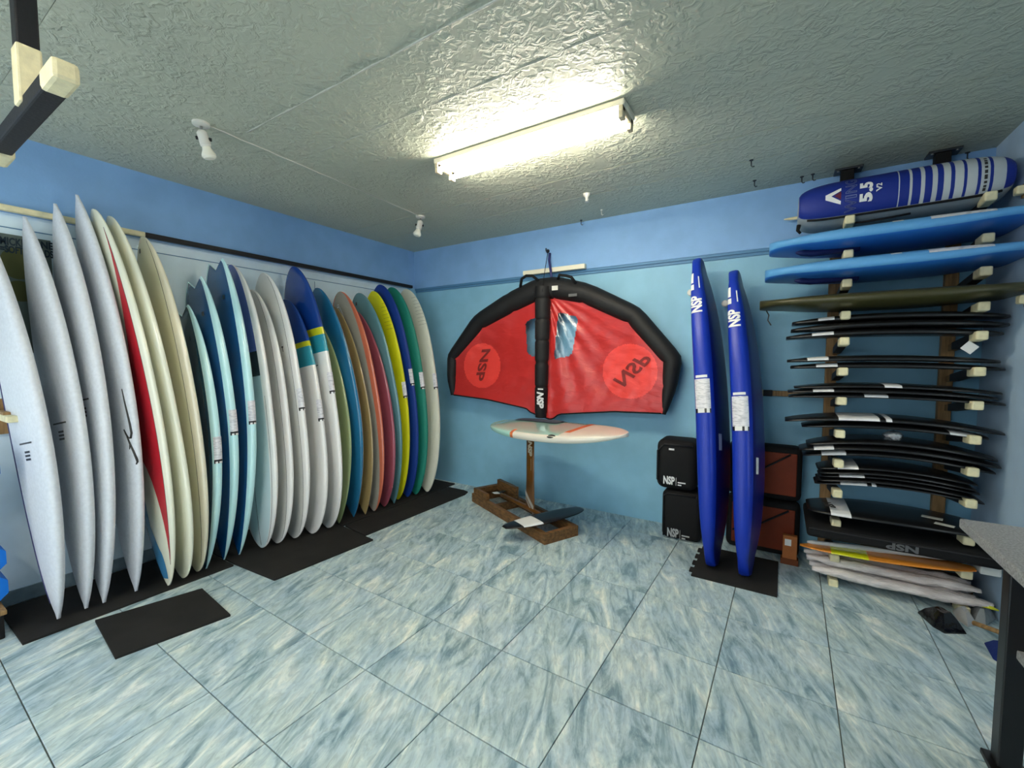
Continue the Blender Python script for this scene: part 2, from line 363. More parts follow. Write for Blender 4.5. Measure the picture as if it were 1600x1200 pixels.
# ------------------------------------------------------------------ surfboards
def superell(phi, e=0.72):
    c, s_ = math.cos(phi), math.sin(phi)
    return math.copysign(abs(c) ** e, c), math.copysign(abs(s_) ** e, s_)
PHI = [math.radians(a) for a in (0, 12, 24, 34, 44, 54, 66, 78, 90, 102, 114, 126, 136, 146, 156, 168, 180, 192, 204, 214, 224, 234, 246, 258, 270, 282, 294, 306, 316, 326, 336, 348)]
ROUND = (2.2, 0.52, 0.0); EGG = (2.0, 0.62, 0.0); POINT = (1.9, 0.80, 0.0); SQUARE = (2.6, 0.55, 0.33); FISH = (2.2, 0.7, 0.34); FULLR = (2.8, 0.52, 0.0)
class Board:
    def __init__(s, B, T, W, TH, th=0.0, bot=EGG, top=ROUND, sw=0.48, rocker=0.03, notch=0.0, wdir=None, e=0.72, endth=0.22):
        s.B = Vector(B); s.T = Vector(T); s.W = W; s.TH = TH; s.bot = bot; s.top = top; s.sw = sw; s.rk = rocker; s.notch = notch; s.e = e; s.endth = endth
        s.L = (s.T - s.B); s.len = s.L.length; s.L.normalize()
        w = Vector(wdir) if wdir else V(math.cos(th), math.sin(th), 0); s.Wd = (w - s.L * w.dot(s.L)).normalized(); s.N = s.Wd.cross(s.L).normalized()
    def a(s, t):
        if t < s.sw: u = (s.sw - t) / s.sw; p, q, e = s.bot
        else: u = (t - s.sw) / (1 - s.sw); p, q, e = s.top
        return max(0.004, s.W / 2 * (e + (1 - e) * max(0.0, 1 - u ** p) ** q))
    def h(s, t): return s.TH / 2 * max(s.endth, (1 - abs(2 * t - 1) ** 3.2) ** 0.6)
    def surf(s, t, phi, off=0.0):
        c, n = superell(phi, s.e); a, h = s.a(t), s.h(t); h = min(h, a * 0.9 + 0.004)
        p = s.B + s.L * (s.len * t) + s.Wd * (a * c) + s.N * (h * n + s.rk * ((2 * t - 1) ** 2 - 1))
        if s.notch and t > 0.86: p -= s.L * (s.notch * (1 - abs(c)) * ((t - 0.86) / 0.14) ** 1.5)
        if off: p += (s.Wd * c + s.N * n * 1.3).normalized() * off
        return p
    def build(s, name, mats, rule, cuts=(), label=None, cat='surfboard', group=None, smooth=True, stations=40):
        ts = sorted(set([0.5 - 0.5 * math.cos(math.pi * k / stations) for k in range(stations + 1)] + list(cuts)))
        ts[0] = 0.0008; ts[-1] = 0.9992 if not (s.top[2] > 0) else 1.0
        n = len(PHI); vs = [s.surf(t, p) for t in ts for p in PHI]; fs = []; fm = []
        for i in range(len(ts) - 1):
            tm = (ts[i] + ts[i + 1]) / 2
            for k in range(n):
                fs.append((i * n + k, i * n + (k + 1) % n, (i + 1) * n + (k + 1) % n, (i + 1) * n + k))
                fm.append(rule(tm, (PHI[k] + (PHI[(k + 1) % n] if k < n - 1 else 2 * math.pi)) / 2))
        for i, t in ((0, ts[0]), (len(ts) - 1, ts[-1])):
            c = sum((vs[i * n + k] for k in range(n)), Vector()) / n
            if i and s.notch: c = s.B + s.L * (s.len * t - s.notch)
            vs.append(c); ci = len(vs) - 1
            for k in range(n):
                q = (i * n + (k + 1) % n, i * n + k, ci) if i == 0 else (i * n + k, i * n + (k + 1) % n, ci)
                fs.append(q); fm.append(rule(t, (PHI[k] + (PHI[(k + 1) % n] if k < n - 1 else 2 * math.pi)) / 2))
        o = mk(name, vs, fs, mats, origin=s.B, fm=fm)
        me = o.data; me.polygons.foreach_set('use_smooth', [True] * len(me.polygons)); me.set_sharp_from_angle(angle=math.radians(65))
        s.o = o
        return tag(o, label, cat, group)
    def patch(s, name, material, t0, t1, p0, p1, off=0.0012, nt=6, np_=6, fmr=None, label=None):
        vs = []; fs = []; fm = []
        for i in range(nt + 1):
            for k in range(np_ + 1): vs.append(s.surf(t0 + (t1 - t0) * i / nt, p0 + (p1 - p0) * k / np_, off))
        for i in range(nt):
            for k in range(np_):
                b = i * (np_ + 1) + k; fs.append((b, b + 1, b + np_ + 2, b + np_ + 1)); fm.append(fmr(i, k) if fmr else 0)
        o = mk(name, vs, fs, material, parent=s.o, fm=fm, smooth=True)
        if label: o['label'] = label
        return o
    def line(s, name, material, ts, phis, r=0.0014, off=0.0003):
        pts = [s.surf(t, p, off) for t, p in zip(ts, phis)]
        return MB().tube(pts, r, 5).build(name, material, s.o, smooth=True)
R = math.radians
DEGF = lambda p: math.degrees(p) % 360
def is_face(p, lo=54, hi=126): return lo < DEGF(p) < hi

FOAMW = mat('softtop_grey_white', (216, 220, 226), 0.55, 0.35, bump=0.06, bscale=300, var=0.02, vscale=60)
NAVY = mat('navy_line', (44, 46, 100), 0.5, 0.4)
CREAMB = mat('board_cream', (236, 236, 214), 0.14, 0.5, coat=0.7)
YELL = mat('board_pale_yellow', (244, 244, 222), 0.14, 0.5, coat=0.7)
BEIGE = mat('board_beige', (236, 228, 202), 0.14, 0.5, coat=0.7)
BEIGE2 = mat('board_beige_face', (234, 230, 200), 0.14, 0.5, coat=0.7)
REDP = mat('board_red', (182, 28, 42), 0.14, 0.5, coat=0.7)
SKYP = mat('board_sky_blue', (72, 140, 186), 0.14, 0.5, coat=0.7)
PETROL = mat('board_petrol', (4, 74, 126), 0.14, 0.5, coat=0.7)
TEALD = mat('board_dark_teal', (4, 66, 92), 0.14, 0.5, coat=0.7)
ICE = mat('board_ice_blue', (200, 242, 244), 0.14, 0.5, coat=0.7)
WHITEB = mat('board_white', (238, 236, 232), 0.14, 0.5, coat=0.7)
GREYB = mat('board_warm_grey', (220, 220, 214), 0.14, 0.5, coat=0.7)
COBALT = mat('board_cobalt', (16, 62, 142), 0.14, 0.5, coat=0.7)
COBALT2 = mat('board_slate_blue', (84, 104, 176), 0.14, 0.5, coat=0.7)
INK = mat('board_ink_band', (18, 36, 46), 0.14, 0.5, coat=0.7)
PALEB = mat('board_pale_ice', (206, 226, 230), 0.14, 0.5, coat=0.7)
YELLOWB = mat('board_yellow_band', (212, 214, 32), 0.14, 0.5, coat=0.7)
CYANB = mat('board_turquoise', (44, 154, 174), 0.14, 0.5, coat=0.7)
SAGE = mat('board_sage', (160, 178, 126), 0.14, 0.5, coat=0.7)
MIDBLUE = mat('board_mid_blue', (36, 118, 162), 0.14, 0.5, coat=0.7)
LAVG = mat('board_lavender_grey', (150, 156, 166), 0.14, 0.5, coat=0.7)
KHAKI = mat('board_khaki', (166, 144, 96), 0.14, 0.5, coat=0.7)
STONE = mat('board_stone', (164, 160, 148), 0.14, 0.5, coat=0.7)
CORAL = mat('board_coral', (204, 110, 80), 0.14, 0.5, coat=0.7)
ROSE = mat('board_rose', (160, 82, 98), 0.14, 0.5, coat=0.7)
GTEAL = mat('board_grey_teal', (92, 138, 146), 0.14, 0.5, coat=0.7)
LEMON = mat('softtop_yellow', (220, 218, 22), 0.5, 0.35, bump=0.1, bscale=260)
ROYAL = mat('softtop_royal', (12, 52, 134), 0.5, 0.35, bump=0.1, bscale=260)
SEAG = mat('softtop_green', (30, 132, 114), 0.5, 0.35, bump=0.1, bscale=260)
IVORY = mat('softtop_ivory', (218, 218, 202), 0.5, 0.35, bump=0.1, bscale=260)
PIN = mat('dark_pinline', (48, 46, 44), 0.4, 0.4)

def sticker(b, u, v0, v1, p0=-30, p1=34, small=False):
    """price label on the outer rail, its upper and lower edge where the photograph has them"""
    zt = at(u, v0, 0, 0.56).z; zb = at(u, v1, 0, 0.56).z
    k0 = (zb - b.B.z) / (b.T.z - b.B.z); k1 = (zt - b.B.z) / (b.T.z - b.B.z)
    o = b.patch('price_label', [PAPER, BLACKG, WHITE], k0, k1, R(p0), R(p1), 0.0016, 14, 8,
                lambda i, k: (2 if (i == 0 and k in (2, 3, 5, 6)) else 1) if i < 2 else 0, 'white price label with black foot')
    return o
BX = 0.15
def tipB(u, v): p = at(u, v, 2, 0.025); return V(p.x, p.y, 0.022)
def tipT(u, v, x=BX): return at(u, v, 0, x)

def b1(B, T, label, mark):
    b = Board(B, T, 0.50, 0.078, th=R(4), bot=POINT, top=POINT, sw=0.46, rocker=0.03)
    b.build('surfboard', [FOAMW], lambda t, p: 0, label=label, group='grey-white soft boards at the near end')
    if mark:
        b.patch('size_mark', PIN, mark, mark + 0.004, R(60), R(92), nt=1)
        for k in range(3): b.patch('size_mark', PIN, mark - 0.022 - 0.009 * k, mark - 0.017 - 0.009 * k, R(72), R(86), nt=1)
    return b
b = b1(tipB(92, 966), V(0.10, -3.325, 2.17), 'grey-white soft surfboard with a navy line, first of the row above the blue foam blocks', 0.44)
b.line('navy_stripe', NAVY, [0.04 + 0.92 * k / 30 for k in range(31)], [R(128)] * 31, 0.004)
b1(tipB(135, 950), tipT(38, 338, 0.1), 'grey-white soft surfboard in front of the poster, tip below the cream bar', 0.47)
b1(tipB(163, 941), tipT(86, 318, 0.1), 'grey-white soft surfboard whose tip touches the cream bar', 0.50)
b = Board(tipB(213, 923), tipT(120, 304, 0.1), 0.50, 0.07, th=R(4), bot=POINT, top=POINT, sw=0.46)
b.build('surfboard', [FOAMW], lambda t, p: 0, label='tallest grey-white surfboard with a black handwritten signature, tip above the bar', group='grey-white soft boards at the near end')
def find(b, u, v):
    best = None
    for i in range(60):
        for k in range(40):
            t = 0.28 + 0.32 * i / 59; ph = R(4 + 100 * k / 39); q = RM.transposed() @ (b.surf(t, ph) - CAM)
            d = (800 + FPX * q.x / -q.z - u) ** 2 + (600 - FPX * q.y / -q.z - v) ** 2
            if best is None or d < best[0]: best = (d, t, ph)
    return best[1:]
def stroke(px, rmax):
    ps = [b.surf(*find(b, u, v), 0.0003) for u, v in px]; n = len(ps)
    return MB().tube(ps, [rmax * (0.35 + 0.65 * math.sin(math.pi * (k + 0.3) / n)) for k in range(n)], 6).build('signature', PIN, b.o, smooth=True)
stroke([(191, 608), (194, 625), (199, 645), (203, 662), (206, 675), (205, 683), (201, 684), (197, 677), (194, 670)], 0.007)
stroke([(194, 670), (198, 680), (203, 692), (209, 705), (214, 718), (215, 723), (213, 727)], 0.007)
stroke([(202, 690), (203, 696), (203, 701)], 0.004)
# cream board with red wedge and blue patch
b = Board(tipB(264, 914), tipT(145, 327), 0.51, 0.055, th=R(4), bot=EGG, top=ROUND)
b.build('surfboard', [CREAMB], lambda t, p: 0, label='glossy cream surfboard with a red wedge panel and sky blue nose patch', group='surfboards leaning on the left wall')
def strip(b, name, material, t0, t1, p0, p1, n=24, off=0.001):
    vs = []; fs = []
    for i in range(n + 1):
        f = i / n; t = t0 + (t1 - t0) * f
        for k in range(7): vs.append(b.surf(t, R(p0(f) + (p1(f) - p0(f)) * k / 6), off))
    for i in range(n):
        for k in range(6): fs.append((i * 7 + k, i * 7 + k + 1, i * 7 + k + 8, i * 7 + k + 7))
    return mk(name, vs, fs, material, parent=b.o, smooth=True)
strip(b, 'red_panel', REDP, 0.06, 0.94, lambda f: 40, lambda f: 41 + 62 * min(1, f * 2.6) * min(1, (1 - f) * 1.5 + 0.02))
strip(b, 'blue_patch', SKYP, 0.02, 0.30, lambda f: 70 + 36 * min(1, f * 2), lambda f: 150)
b.line('pinline', PIN, [0.06 + 0.88 * k / 24 for k in range(25)], [R(40)] * 25, 0.0012)
b = Board(tipB(287, 902), tipT(170, 338), 0.52, 0.066, th=R(4), bot=FULLR, top=ROUND)
b.build('surfboard', [YELL], lambda t, p: 0, label='plain glossy pale yellow surfboard behind the one with the red wedge', group='surfboards leaning on the left wall')
b = Board(tipB(309, 892), tipT(222, 370), 0.52, 0.064, th=R(4), bot=ROUND, top=ROUND)
b.build('surfboard', [BEIGE, BEIGE2], lambda t, p: 1 if is_face(p, 44, 136) else 0, label='beige surfboard with a thin dark pinline around its face', group='surfboards leaning on the left wall')
b.line('pinline', PIN, [0.03 + 0.95 * k / 30 for k in range(31)], [R(44)] * 31)
b.patch('fin_plug', PIN, 0.955, 0.968, R(100), R(112), nt=1)
# three fish boards
for (Bp, Tp, mface, lab, st, WW) in (((322, 888), (284, 480), TEALD, 'smallest dark teal fish surfboard with ice blue rail, beside the beige pinlined board', (345, 690, 730), 0.52),
                             ((350, 874), (304, 436), PETROL, 'petrol blue swallow-tail surfboard, the middle of the three with ice blue rails', (370, 647, 686), 0.55),
                             ((374, 866), (337, 408), PETROL, 'tallest petrol blue swallow-tail surfboard with ice blue rail, beside the slate blue board', (400, 632, 668), 0.56)):
    b = Board(tipB(*Bp), tipT(*Tp, x=0.19), WW - 0.03, 0.066, th=R(4), bot=POINT, top=FISH, sw=0.50, notch=0.075, e=0.6)
    b.build('surfboard', [mface, ICE], lambda t, p: 0 if is_face(p, 44, 136) else 1, label=lab, group='surfboards leaning on the left wall')
    sticker(b, *st)
    for ph in (76, 104): b.patch('fin_plug', INK, 0.86, 0.875, R(ph - 4), R(ph + 4), nt=1)
# white boards
def cutT(b, u, v): z = at(u, v, 0, 0.35).z; return (z - b.B.z) / (b.T.z - b.B.z)
b = Board(tipB(410, 855), tipT(360, 414), 0.52, 0.062, th=R(4), bot=FULLR, top=FULLR)
c1, c2 = cutT(b, 398, 555), cutT(b, 404, 592)
b.build('surfboard', [WHITEB, COBALT2, INK, PALEB], lambda t, p: (1 if t > c1 else 2 if t > c2 else 3) if is_face(p, 44, 136) else 0, cuts=(c1, c2),
        label='white surfboard with slate blue top panel, black band and pale blue lower face', group='surfboards leaning on the left wall')
b.line('pinline', PIN, [0.02 + 0.5 * k / 30 for k in range(31)], [R(36)] * 31)
b.line('stringer', PIN, [0.01 + 0.3 * k / 10 for k in range(11)], [R(90)] * 11)
b = Board(tipB(434, 848), tipT(391, 453), 0.51, 0.062, th=R(4), bot=FULLR, top=FULLR)
b.build('surfboard', [WHITEB, GREYB], lambda t, p: 1 if is_face(p, 44, 136) else 0, label='shorter white surfboard with dark pinline, next to the one with the slate blue panel', group='surfboards leaning on the left wall')
b.line('pinline', PIN, [0.02 + 0.96 * k / 30 for k in range(31)], [R(42)] * 31)
b = Board(tipB(461, 840), tipT(410, 427), 0.52, 0.064, th=R(4), bot=FULLR, top=FULLR)
b.build('surfboard', [WHITEB, GREYB], lambda t, p: 1 if is_face(p, 44, 136) else 0, label='taller white surfboard with dark pinline and a price label on its rail', group='surfboards leaning on the left wall')
b.line('pinline', PIN, [0.02 + 0.96 * k / 30 for k in range(31)], [R(42)] * 31)
b.patch('size_mark', PIN, 0.70, 0.706, R(60), R(66), nt=1); b.patch('size_mark', PIN, 0.685, 0.70, R(62), R(64), nt=1)
sticker(b, 474, 615, 649)
# banded boards
def banded(Bp, Tp, v1, v2, v3, u, label, st, W):
    b = Board(tipB(*Bp), tipT(*Tp), W - 0.03, 0.064, th=R(4), bot=FULLR, top=FULLR)
    k1, k2, k3 = cutT(b, u, v1), cutT(b, u, v2), cutT(b, u, v3)
    b.build('surfboard', [WHITEB, COBALT, YELLOWB, CYANB], lambda t, p: 1 if t > k1 else 2 if t > k2 else 3 if t > k3 else 0, cuts=(k1, k2, k3), label=label, group='surfboards leaning on the left wall')
    sticker(b, *st); return b
banded((489, 833), (444, 468), 541, 549, 579, 470, 'shorter surfboard banded cobalt, yellow and turquoise over white', (495, 634, 667), 0.54)
b = banded((514, 824), (457, 417), 520, 531, 557, 494, 'taller surfboard banded cobalt, yellow and turquoise over white, top near the black bar', (517, 590, 623), 0.55)
b.patch('size_mark', PIN, 0.603, 0.606, R(62), R(80), nt=1)
# coloured boards to the corner
def plain(Bp, Tp, mats, rule, label, W=0.54, TH=0.07, bot=FULLR, top=ROUND, group='surfboards leaning on the left wall', th=4):
    b = Board(tipB(*Bp), tipT(*Tp), W - 0.03, TH, th=R(th), bot=bot, top=top)
    b.build('surfboard', mats, rule, label=label, group=group)
    return b
one = lambda t, p: 0
two = lambda t, p: 1 if is_face(p, 44, 136) else 0
plain((530, 817), (492, 500), [SAGE], one, 'sage green surfboard tucked behind the white banded boards', 0.52, 0.045, POINT, EGG)
b = plain((553, 807), (494, 450), [MIDBLUE, LAVG], lambda t, p: 1 if DEGF(p) > 190 else 0, 'medium blue surfboard with grey underside next to the sage green one', 0.56, 0.064, POINT, ROUND)
b = plain((571, 803), (519, 479), [KHAKI, LAVG], lambda t, p: 1 if DEGF(p) > 190 else 0, 'narrow khaki surfboard between the medium blue and the coral-railed boards', 0.49, 0.032, POINT, ROUND)
b = plain((585, 798), (530, 456), [CORAL, STONE], two, 'surfboard with stone grey face and coral orange rail', 0.54, 0.045, EGG, FULLR)
b.patch('leash_plug', WHITE, 0.93, 0.945, R(96), R(104), nt=1); b.patch('leash_plug', PIN, 0.935, 0.941, R(98), R(102), 0.002, nt=1)
b.line('centre_line', WHITE, [0.86, 0.9, 0.93], [R(88), R(90), R(94)], 0.0015)
plain((601, 791), (556, 486), [ROSE], one, 'dusty rose surfboard in front of the grey-teal board', 0.53, 0.052, EGG, EGG)
b = plain((616, 786), (559, 458), [GTEAL], one, 'grey-teal surfboard with dark leash plug, behind the dusty rose one', 0.54, 0.05, POINT, FULLR)
b.patch('leash_plug', PIN, 0.945, 0.96, R(98), R(106), nt=1)
def grooves(b, n, t0=0.80, dt=0.018, wide=(10, 60)):
    for k in range(n): b.line('groove', PIN, [t0 + dt * k] * 7, [R(wide[0] + (wide[1] - wide[0]) * i / 6) for i in range(7)], 0.0012)
b = plain((622, 780), (582, 455), [LEMON], one, 'bright yellow soft surfboard with grooved tail', 0.54, 0.055, EGG, ROUND, 'soft surfboards by the room corner'); grooves(b, 8); sticker(b, 632, 603, 628)
b = plain((637, 776), (592, 445), [ROYAL], one, 'royal blue soft surfboard between the yellow and the green ones', 0.55, 0.055, EGG, FULLR, 'soft surfboards by the room corner'); sticker(b, 641, 583, 609)
b.patch('leash_plug', PIN, 0.955, 0.965, R(92), R(100), nt=1)
b = plain((650, 772), (610, 449), [SEAG], one, 'sea green soft surfboard next to the ivory one', 0.56, 0.068, EGG, FULLR, 'soft surfboards by the room corner'); sticker(b, 660, 588, 614)
b = plain((668, 768), (633, 452), [IVORY], one, 'ivory soft surfboard with grooved tail, last before the room corner', 0.56, 0.068, EGG, FULLR, 'soft surfboards by the room corner'); grooves(b, 9); sticker(b, 678, 590, 614)

# rubber mats
def mat_obj(poly, label, z0=0.0, z1=0.012, group='rubber mats under the boards'):
    o = MB().prism(poly, z0, z1).build('rubber_mat', RUBBER); return tag(o, label, 'mat', group)
mat_obj([(0.02, -3.34), (0.556, -3.34), (0.566, -2.37), (0.02, -2.37)], 'black rubber mat under the grey-white boards at the near end')
mat_obj([(0.605, -3.085), (1.080, -3.132), (1.172, -2.670), (0.728, -2.626)], 'small black rubber mat lying loose on the tiles in front')
mat_obj([(0.02, -2.355), (0.555, -2.355), (1.000, -2.330), (1.048, -1.580), (0.625, -1.535), (0.02, -1.535)], 'black rubber mat under the fish and white boards, reaching out over the tiles')
mat_obj([(0.02, -1.525), (0.60, -1.525), (0.62, -0.06), (0.02, -0.06)], 'black rubber mat under the coloured boards next to the corner')
mat_obj([(0.622, -1.515), (0.925, -1.555), (0.955, -0.30), (0.93, -0.22), (0.86, -0.20), (0.645, -0.20)], 'narrow black rubber mat with rounded end before the coloured boards')

# ------------------------------------------------------------------ left end: poster, bracket, blue blocks, crate
POSTERM = mat('poster_paper', (98, 110, 104), 0.5, 0.3, var=0.10, vscale=3)
po = MB().box((-0.04, -3.62, 1.46), (-0.036, -3.035, 2.135)).build('poster', POSTERM); tag(po, 'grey poster with dark lettering behind the grey-white boards', 'poster')
INKT = mat('poster_ink', (38, 52, 62), 0.6, 0.2)
def wall_text(s, u0, u1, v0, v1, x=-0.035):
    a = at(u0, v1, 0, x); c = at(u1, v0, 0, x); d = at(u0, v0, 0, x)
    M = frame((x, (a.y + c.y) / 2, (a.z + d.z) / 2 if True else 0), (0, 1, 0), (0, 0, 1))
    text('lettering', s, abs(d.z - a.z) * 1.25, INKT, M, po, bold=0.002, width=abs(c.y - a.y))
wall_text('MICKI', 0, 35, 369, 382); wall_text('NE', 64, 82, 377, 389); wall_text('=SOFT', 0, 36, 382, 394); wall_text('DS', 70, 83, 391, 403)
EGGM = mat('poster_olive', (86, 88, 52), 0.6, 0.2)
for (u, v, ru, rv) in ((28, 412, 14, 18), (32, 455, 12, 12)):
    c = at(u, v, 0, -0.0355); r1 = 0.07 * ru / 14; r2 = 0.09 * rv / 18
    MB().add([c + V(0, r1 * math.cos(2 * math.pi * k / 20), r2 * math.sin(2 * math.pi * k / 20)) for k in range(20)], [tuple(range(20))]).build('printed_oval', EGGM, po)
br = thing('wall_bracket', 'short wooden bracket arm with cream end on the left wall', 'bracket', (0, -3.26, 1.1))
MB().bbox((-0.04, -3.30, 1.10), (0.20, -3.25, 1.14), 0.004).build('arm', WOOD, br)
MB().bbox((0.12, -3.305, 1.09), (0.30, -3.245, 1.125), 0.006).build('tip_wrap', CREAM, br)
MB().box((-0.04, -3.31, 1.0), (-0.01, -3.24, 1.2)).build('backplate', WOOD, br)
BLUEF = mat('blue_foam', (16, 112, 208), 0.5, 0.3, bump=0.05)
def octo(y, z, label):
    m = MB(); r = 0.085
    pts = [(r * math.cos(math.pi / 8 + math.pi / 4 * k), r * math.sin(math.pi / 8 + math.pi / 4 * k)) for k in range(8)]
    vs = [V(x, y + a, z + c) for x in (0.13, 0.33) for a, c in pts]
    m.add(vs, [tuple(range(8))[::-1], tuple(range(8, 16))] + [(k, (k + 1) % 8, 8 + (k + 1) % 8, 8 + k) for k in range(8)])
    return tag(m.build('foam_block', BLUEF), label, 'foam block', 'bright blue foam blocks')
for k, (z, lab) in enumerate(((0.23, 'bright blue eight-sided foam block resting on the black crate'), (0.385, 'bright blue eight-sided foam block, second up from the crate'), (0.86, 'bright blue eight-sided foam block on top of the cardboard carton'))):
    octo(-3.420, z + 0.01, lab)
ctn = thing('carton', 'narrow grey cardboard carton between the blue foam blocks', 'box', (0.23, -3.50, 0.48))
MB().bbox((0.14, -3.56, 0.472), (0.32, -3.44, 0.784), 0.004).build('body', mat('grey_card', (70, 80, 92), 0.7, 0.2), ctn)
MB().box((0.139, -3.51, 0.7845), (0.321, -3.49, 0.7852)).build('tape', WHITEP, ctn)
cr = thing('crate', 'low black crate with a wooden top edge below the blue foam blocks', 'crate', (0.23, -3.5, 0))
MB().bbox((0.06, -3.62, 0.0), (0.40, -3.372, 0.125), 0.006).build('body', BLACK, cr)
MB().bbox((0.05, -3.63, 0.125), (0.41, -3.362, 0.149), 0.004).build('top', WOOD, cr)

# ------------------------------------------------------------------ fluorescent lamp and other ceiling fittings
TUBE = mat('tube_glow', (255, 250, 236), 0.4, 0.2, emit=((255, 246, 228), TUBE_STRENGTH))
LAMPB = mat('lamp_body', (226, 218, 196), 0.4, 0.4); HOLD = mat('lamp_holder', (206, 192, 160), 0.4, 0.4)
def batten(LX0, LX1, LY, label):
    lamp = thing('fluorescent_lamp', label, 'lamp', ((LX0 + LX1) / 2, LY, H), 'twin-tube ceiling lamps')
    MB().bbox((LX0 - 0.02, LY - 0.092, H - 0.034), (LX1 + 0.02, LY + 0.092, H), 0.008).build('housing', LAMPB, lamp)
    for dy in (-0.066, 0.066):
        MB().tube([V(LX0 + 0.02, LY + dy, H - 0.064), V(LX1 - 0.02, LY + dy, H - 0.064)], 0.0145, 14).build('tube', TUBE, lamp, smooth=True)
        for x in (LX0, LX1):
            MB().bbox((x - 0.012, LY + dy - 0.022, H - 0.09), (x + 0.012, LY + dy + 0.022, H - 0.03), 0.005).build('lamp_holder', HOLD, lamp)
    for x in (LX0, LX1):
        MB().bbox((x - 0.012, LY - 0.09, H - 0.06), (x + 0.012, LY + 0.09, H - 0.03), 0.005).build('end_bracket', HOLD, lamp)
batten(1.84, 3.02, -1.605, 'twin-tube fluorescent batten glowing on the stucco ceiling in the middle of the room')
batten(2.1, 3.325, -4.7, 'second twin-tube fluorescent batten added out of view as fill light')  # unseen lamp added behind the viewer to fill board faces and near floor

def spot(u, v, label, sc=1.0, tilt=(0.25, -0.35), group='white ceiling spotlights'):
    p = at(u, v, 2, H); t = thing('ceiling_spotlight', label, 'spotlight', (p.x, p.y, H), group)
    MB().lathe([(0.055 * sc, 0.0), (0.055 * sc, 0.012), (0.03 * sc, 0.018)], (p.x, p.y, H), V(0, 0, -1)).build('ceiling_rose', WHITEP, t, auto=0.6)
    MB().tube([V(p.x, p.y, H - 0.012), V(p.x, p.y, H - 0.045)], 0.009 * sc, 8).build('stem', STEEL, t, smooth=True)
    ax = V(tilt[0], tilt[1], -1).normalized(); c = V(p.x, p.y, H - 0.04)
    MB().lathe([(0.022 * sc, 0.0), (0.034 * sc, 0.01), (0.034 * sc, 0.10 * sc), (0.026 * sc, 0.11 * sc)], c, ax).build('lamp_socket', WHITEP, t, auto=0.6)
    MB().lathe([(0.024 * sc, 0.10 * sc), (0.030 * sc, 0.125 * sc), (0.046 * sc, 0.16 * sc), (0.046 * sc, 0.175 * sc), (0.036 * sc, 0.188 * sc), (0.012 * sc, 0.194 * sc)], c, ax).build('bulb', mat('frosted_bulb', (238, 236, 220), 0.3, 0.5), t, auto=0.6)
    for sgn in (-1, 1):
        q = c + ax * 0.04 + V(0.8, 0.6, 0).cross(ax).normalized().cross(ax) * 0.0 + V(0.6, 0.8, 0) * (0.04 * sgn * sc)
        MB().lathe([(0.009, -0.006), (0.009, 0.006)], q, V(0.6, 0.8, 0), 10).build('knob', PAD, t)
spot(314, 192, 'white ceiling spotlight nearest the hanging bar', 0.74, (0.05, 0.25))
spot(657, 338, 'white ceiling spotlight near the room corner', 0.74, (-0.12, -0.25))
p0, p1 = at(322, 195, 2, H), at(657, 338, 2, H)
tag(MB().tube([V(p0.x + 0.01 + (p1.x - p0.x) * k / 20 + 0.004 * math.sin(k * 2.2), p0.y + (p1.y - p0.y) * k / 20, H - 0.003) for k in range(21)], 0.0028, 6).build('surface_cable', WHITEP, smooth=True), 'white cable running along the ceiling between the two spotlights', 'cable')
def hook(u, v, label, c=METAL, big=False):
    p = at(u, v, 2, H); t = thing('ceiling_hook', label, 'hook', (p.x, p.y, H), 'small ceiling hooks')
    MB().lathe([(0.012, 0), (0.012, 0.004), (0.004, 0.008)], (p.x, p.y, H), V(0, 0, -1), 10).build('rose', c, t)
    MB().tube([V(p.x, p.y, H - 0.005), V(p.x, p.y, H - 0.035), V(p.x + 0.008, p.y, H - 0.045), V(p.x + 0.018, p.y, H - 0.042)], 0.0035, 6).build('shank', c, t, smooth=True)
    if big:
        MB().lathe([(0.03, 0.0), (0.03, 0.004), (0.012, 0.03), (0.012, 0.055), (0.018, 0.06)], (p.x, p.y, H), V(0, 0, -1), 12).build('plug', WHITEP, t, auto=0.6)
hook(917, 303, 'white plastic ceiling hook beyond the lamp', WHITEP, True)
hook(940, 328, 'tiny white ceiling hook nearest the back wall', WHITEP)
hook(908, 344, 'dark ceiling screw hook at the back wall above the wing')
hook(1174, 250, 'dark ceiling hook midway between lamp and rack brackets')
hook(1179, 282, 'dark ceiling screw right of the lamp near the back wall')
hook(1253, 276, 'first of two dark ceiling hooks left of the rack brackets'); hook(1270, 272, 'second of two dark ceiling hooks left of the rack brackets')
hook(1512, 238, 'dark ceiling hook above the right end of the wing bag')

# hanging T bar near the viewer
hb = thing('hanging_board_bar', 'padded T-shaped board hanger with cream ends hanging from the ceiling', 'hanger', (1.73, -3.42, H))
MB().bbox((1.70, -3.445, 2.37), (1.755, -3.395, H), 0.005).build('post', PAD, hb)
MB().bbox((1.697, -3.448, 2.20), (1.758, -3.392, 2.372), 0.006).build('post_wrap', CREAM, hb)
MB().bbox((1.23, -3.44, 2.172), (1.99, -3.388, 2.222), 0.006).build('cross_bar', PAD, hb)
tag(MB().bbox((1.95, -3.443, 2.168), (2.07, -3.385, 2.226), 0.012).build('bar_end', CREAM, hb), 'cream wrapped end'); MB().bbox((1.15, -3.45, 2.16), (1.29, -3.38, 2.23), 0.012).build('bar_end', CREAM, hb)
MB().box((1.66, -3.48, H - 0.012), (1.80, -3.36, H)).build('ceiling_plate', METAL, hb)

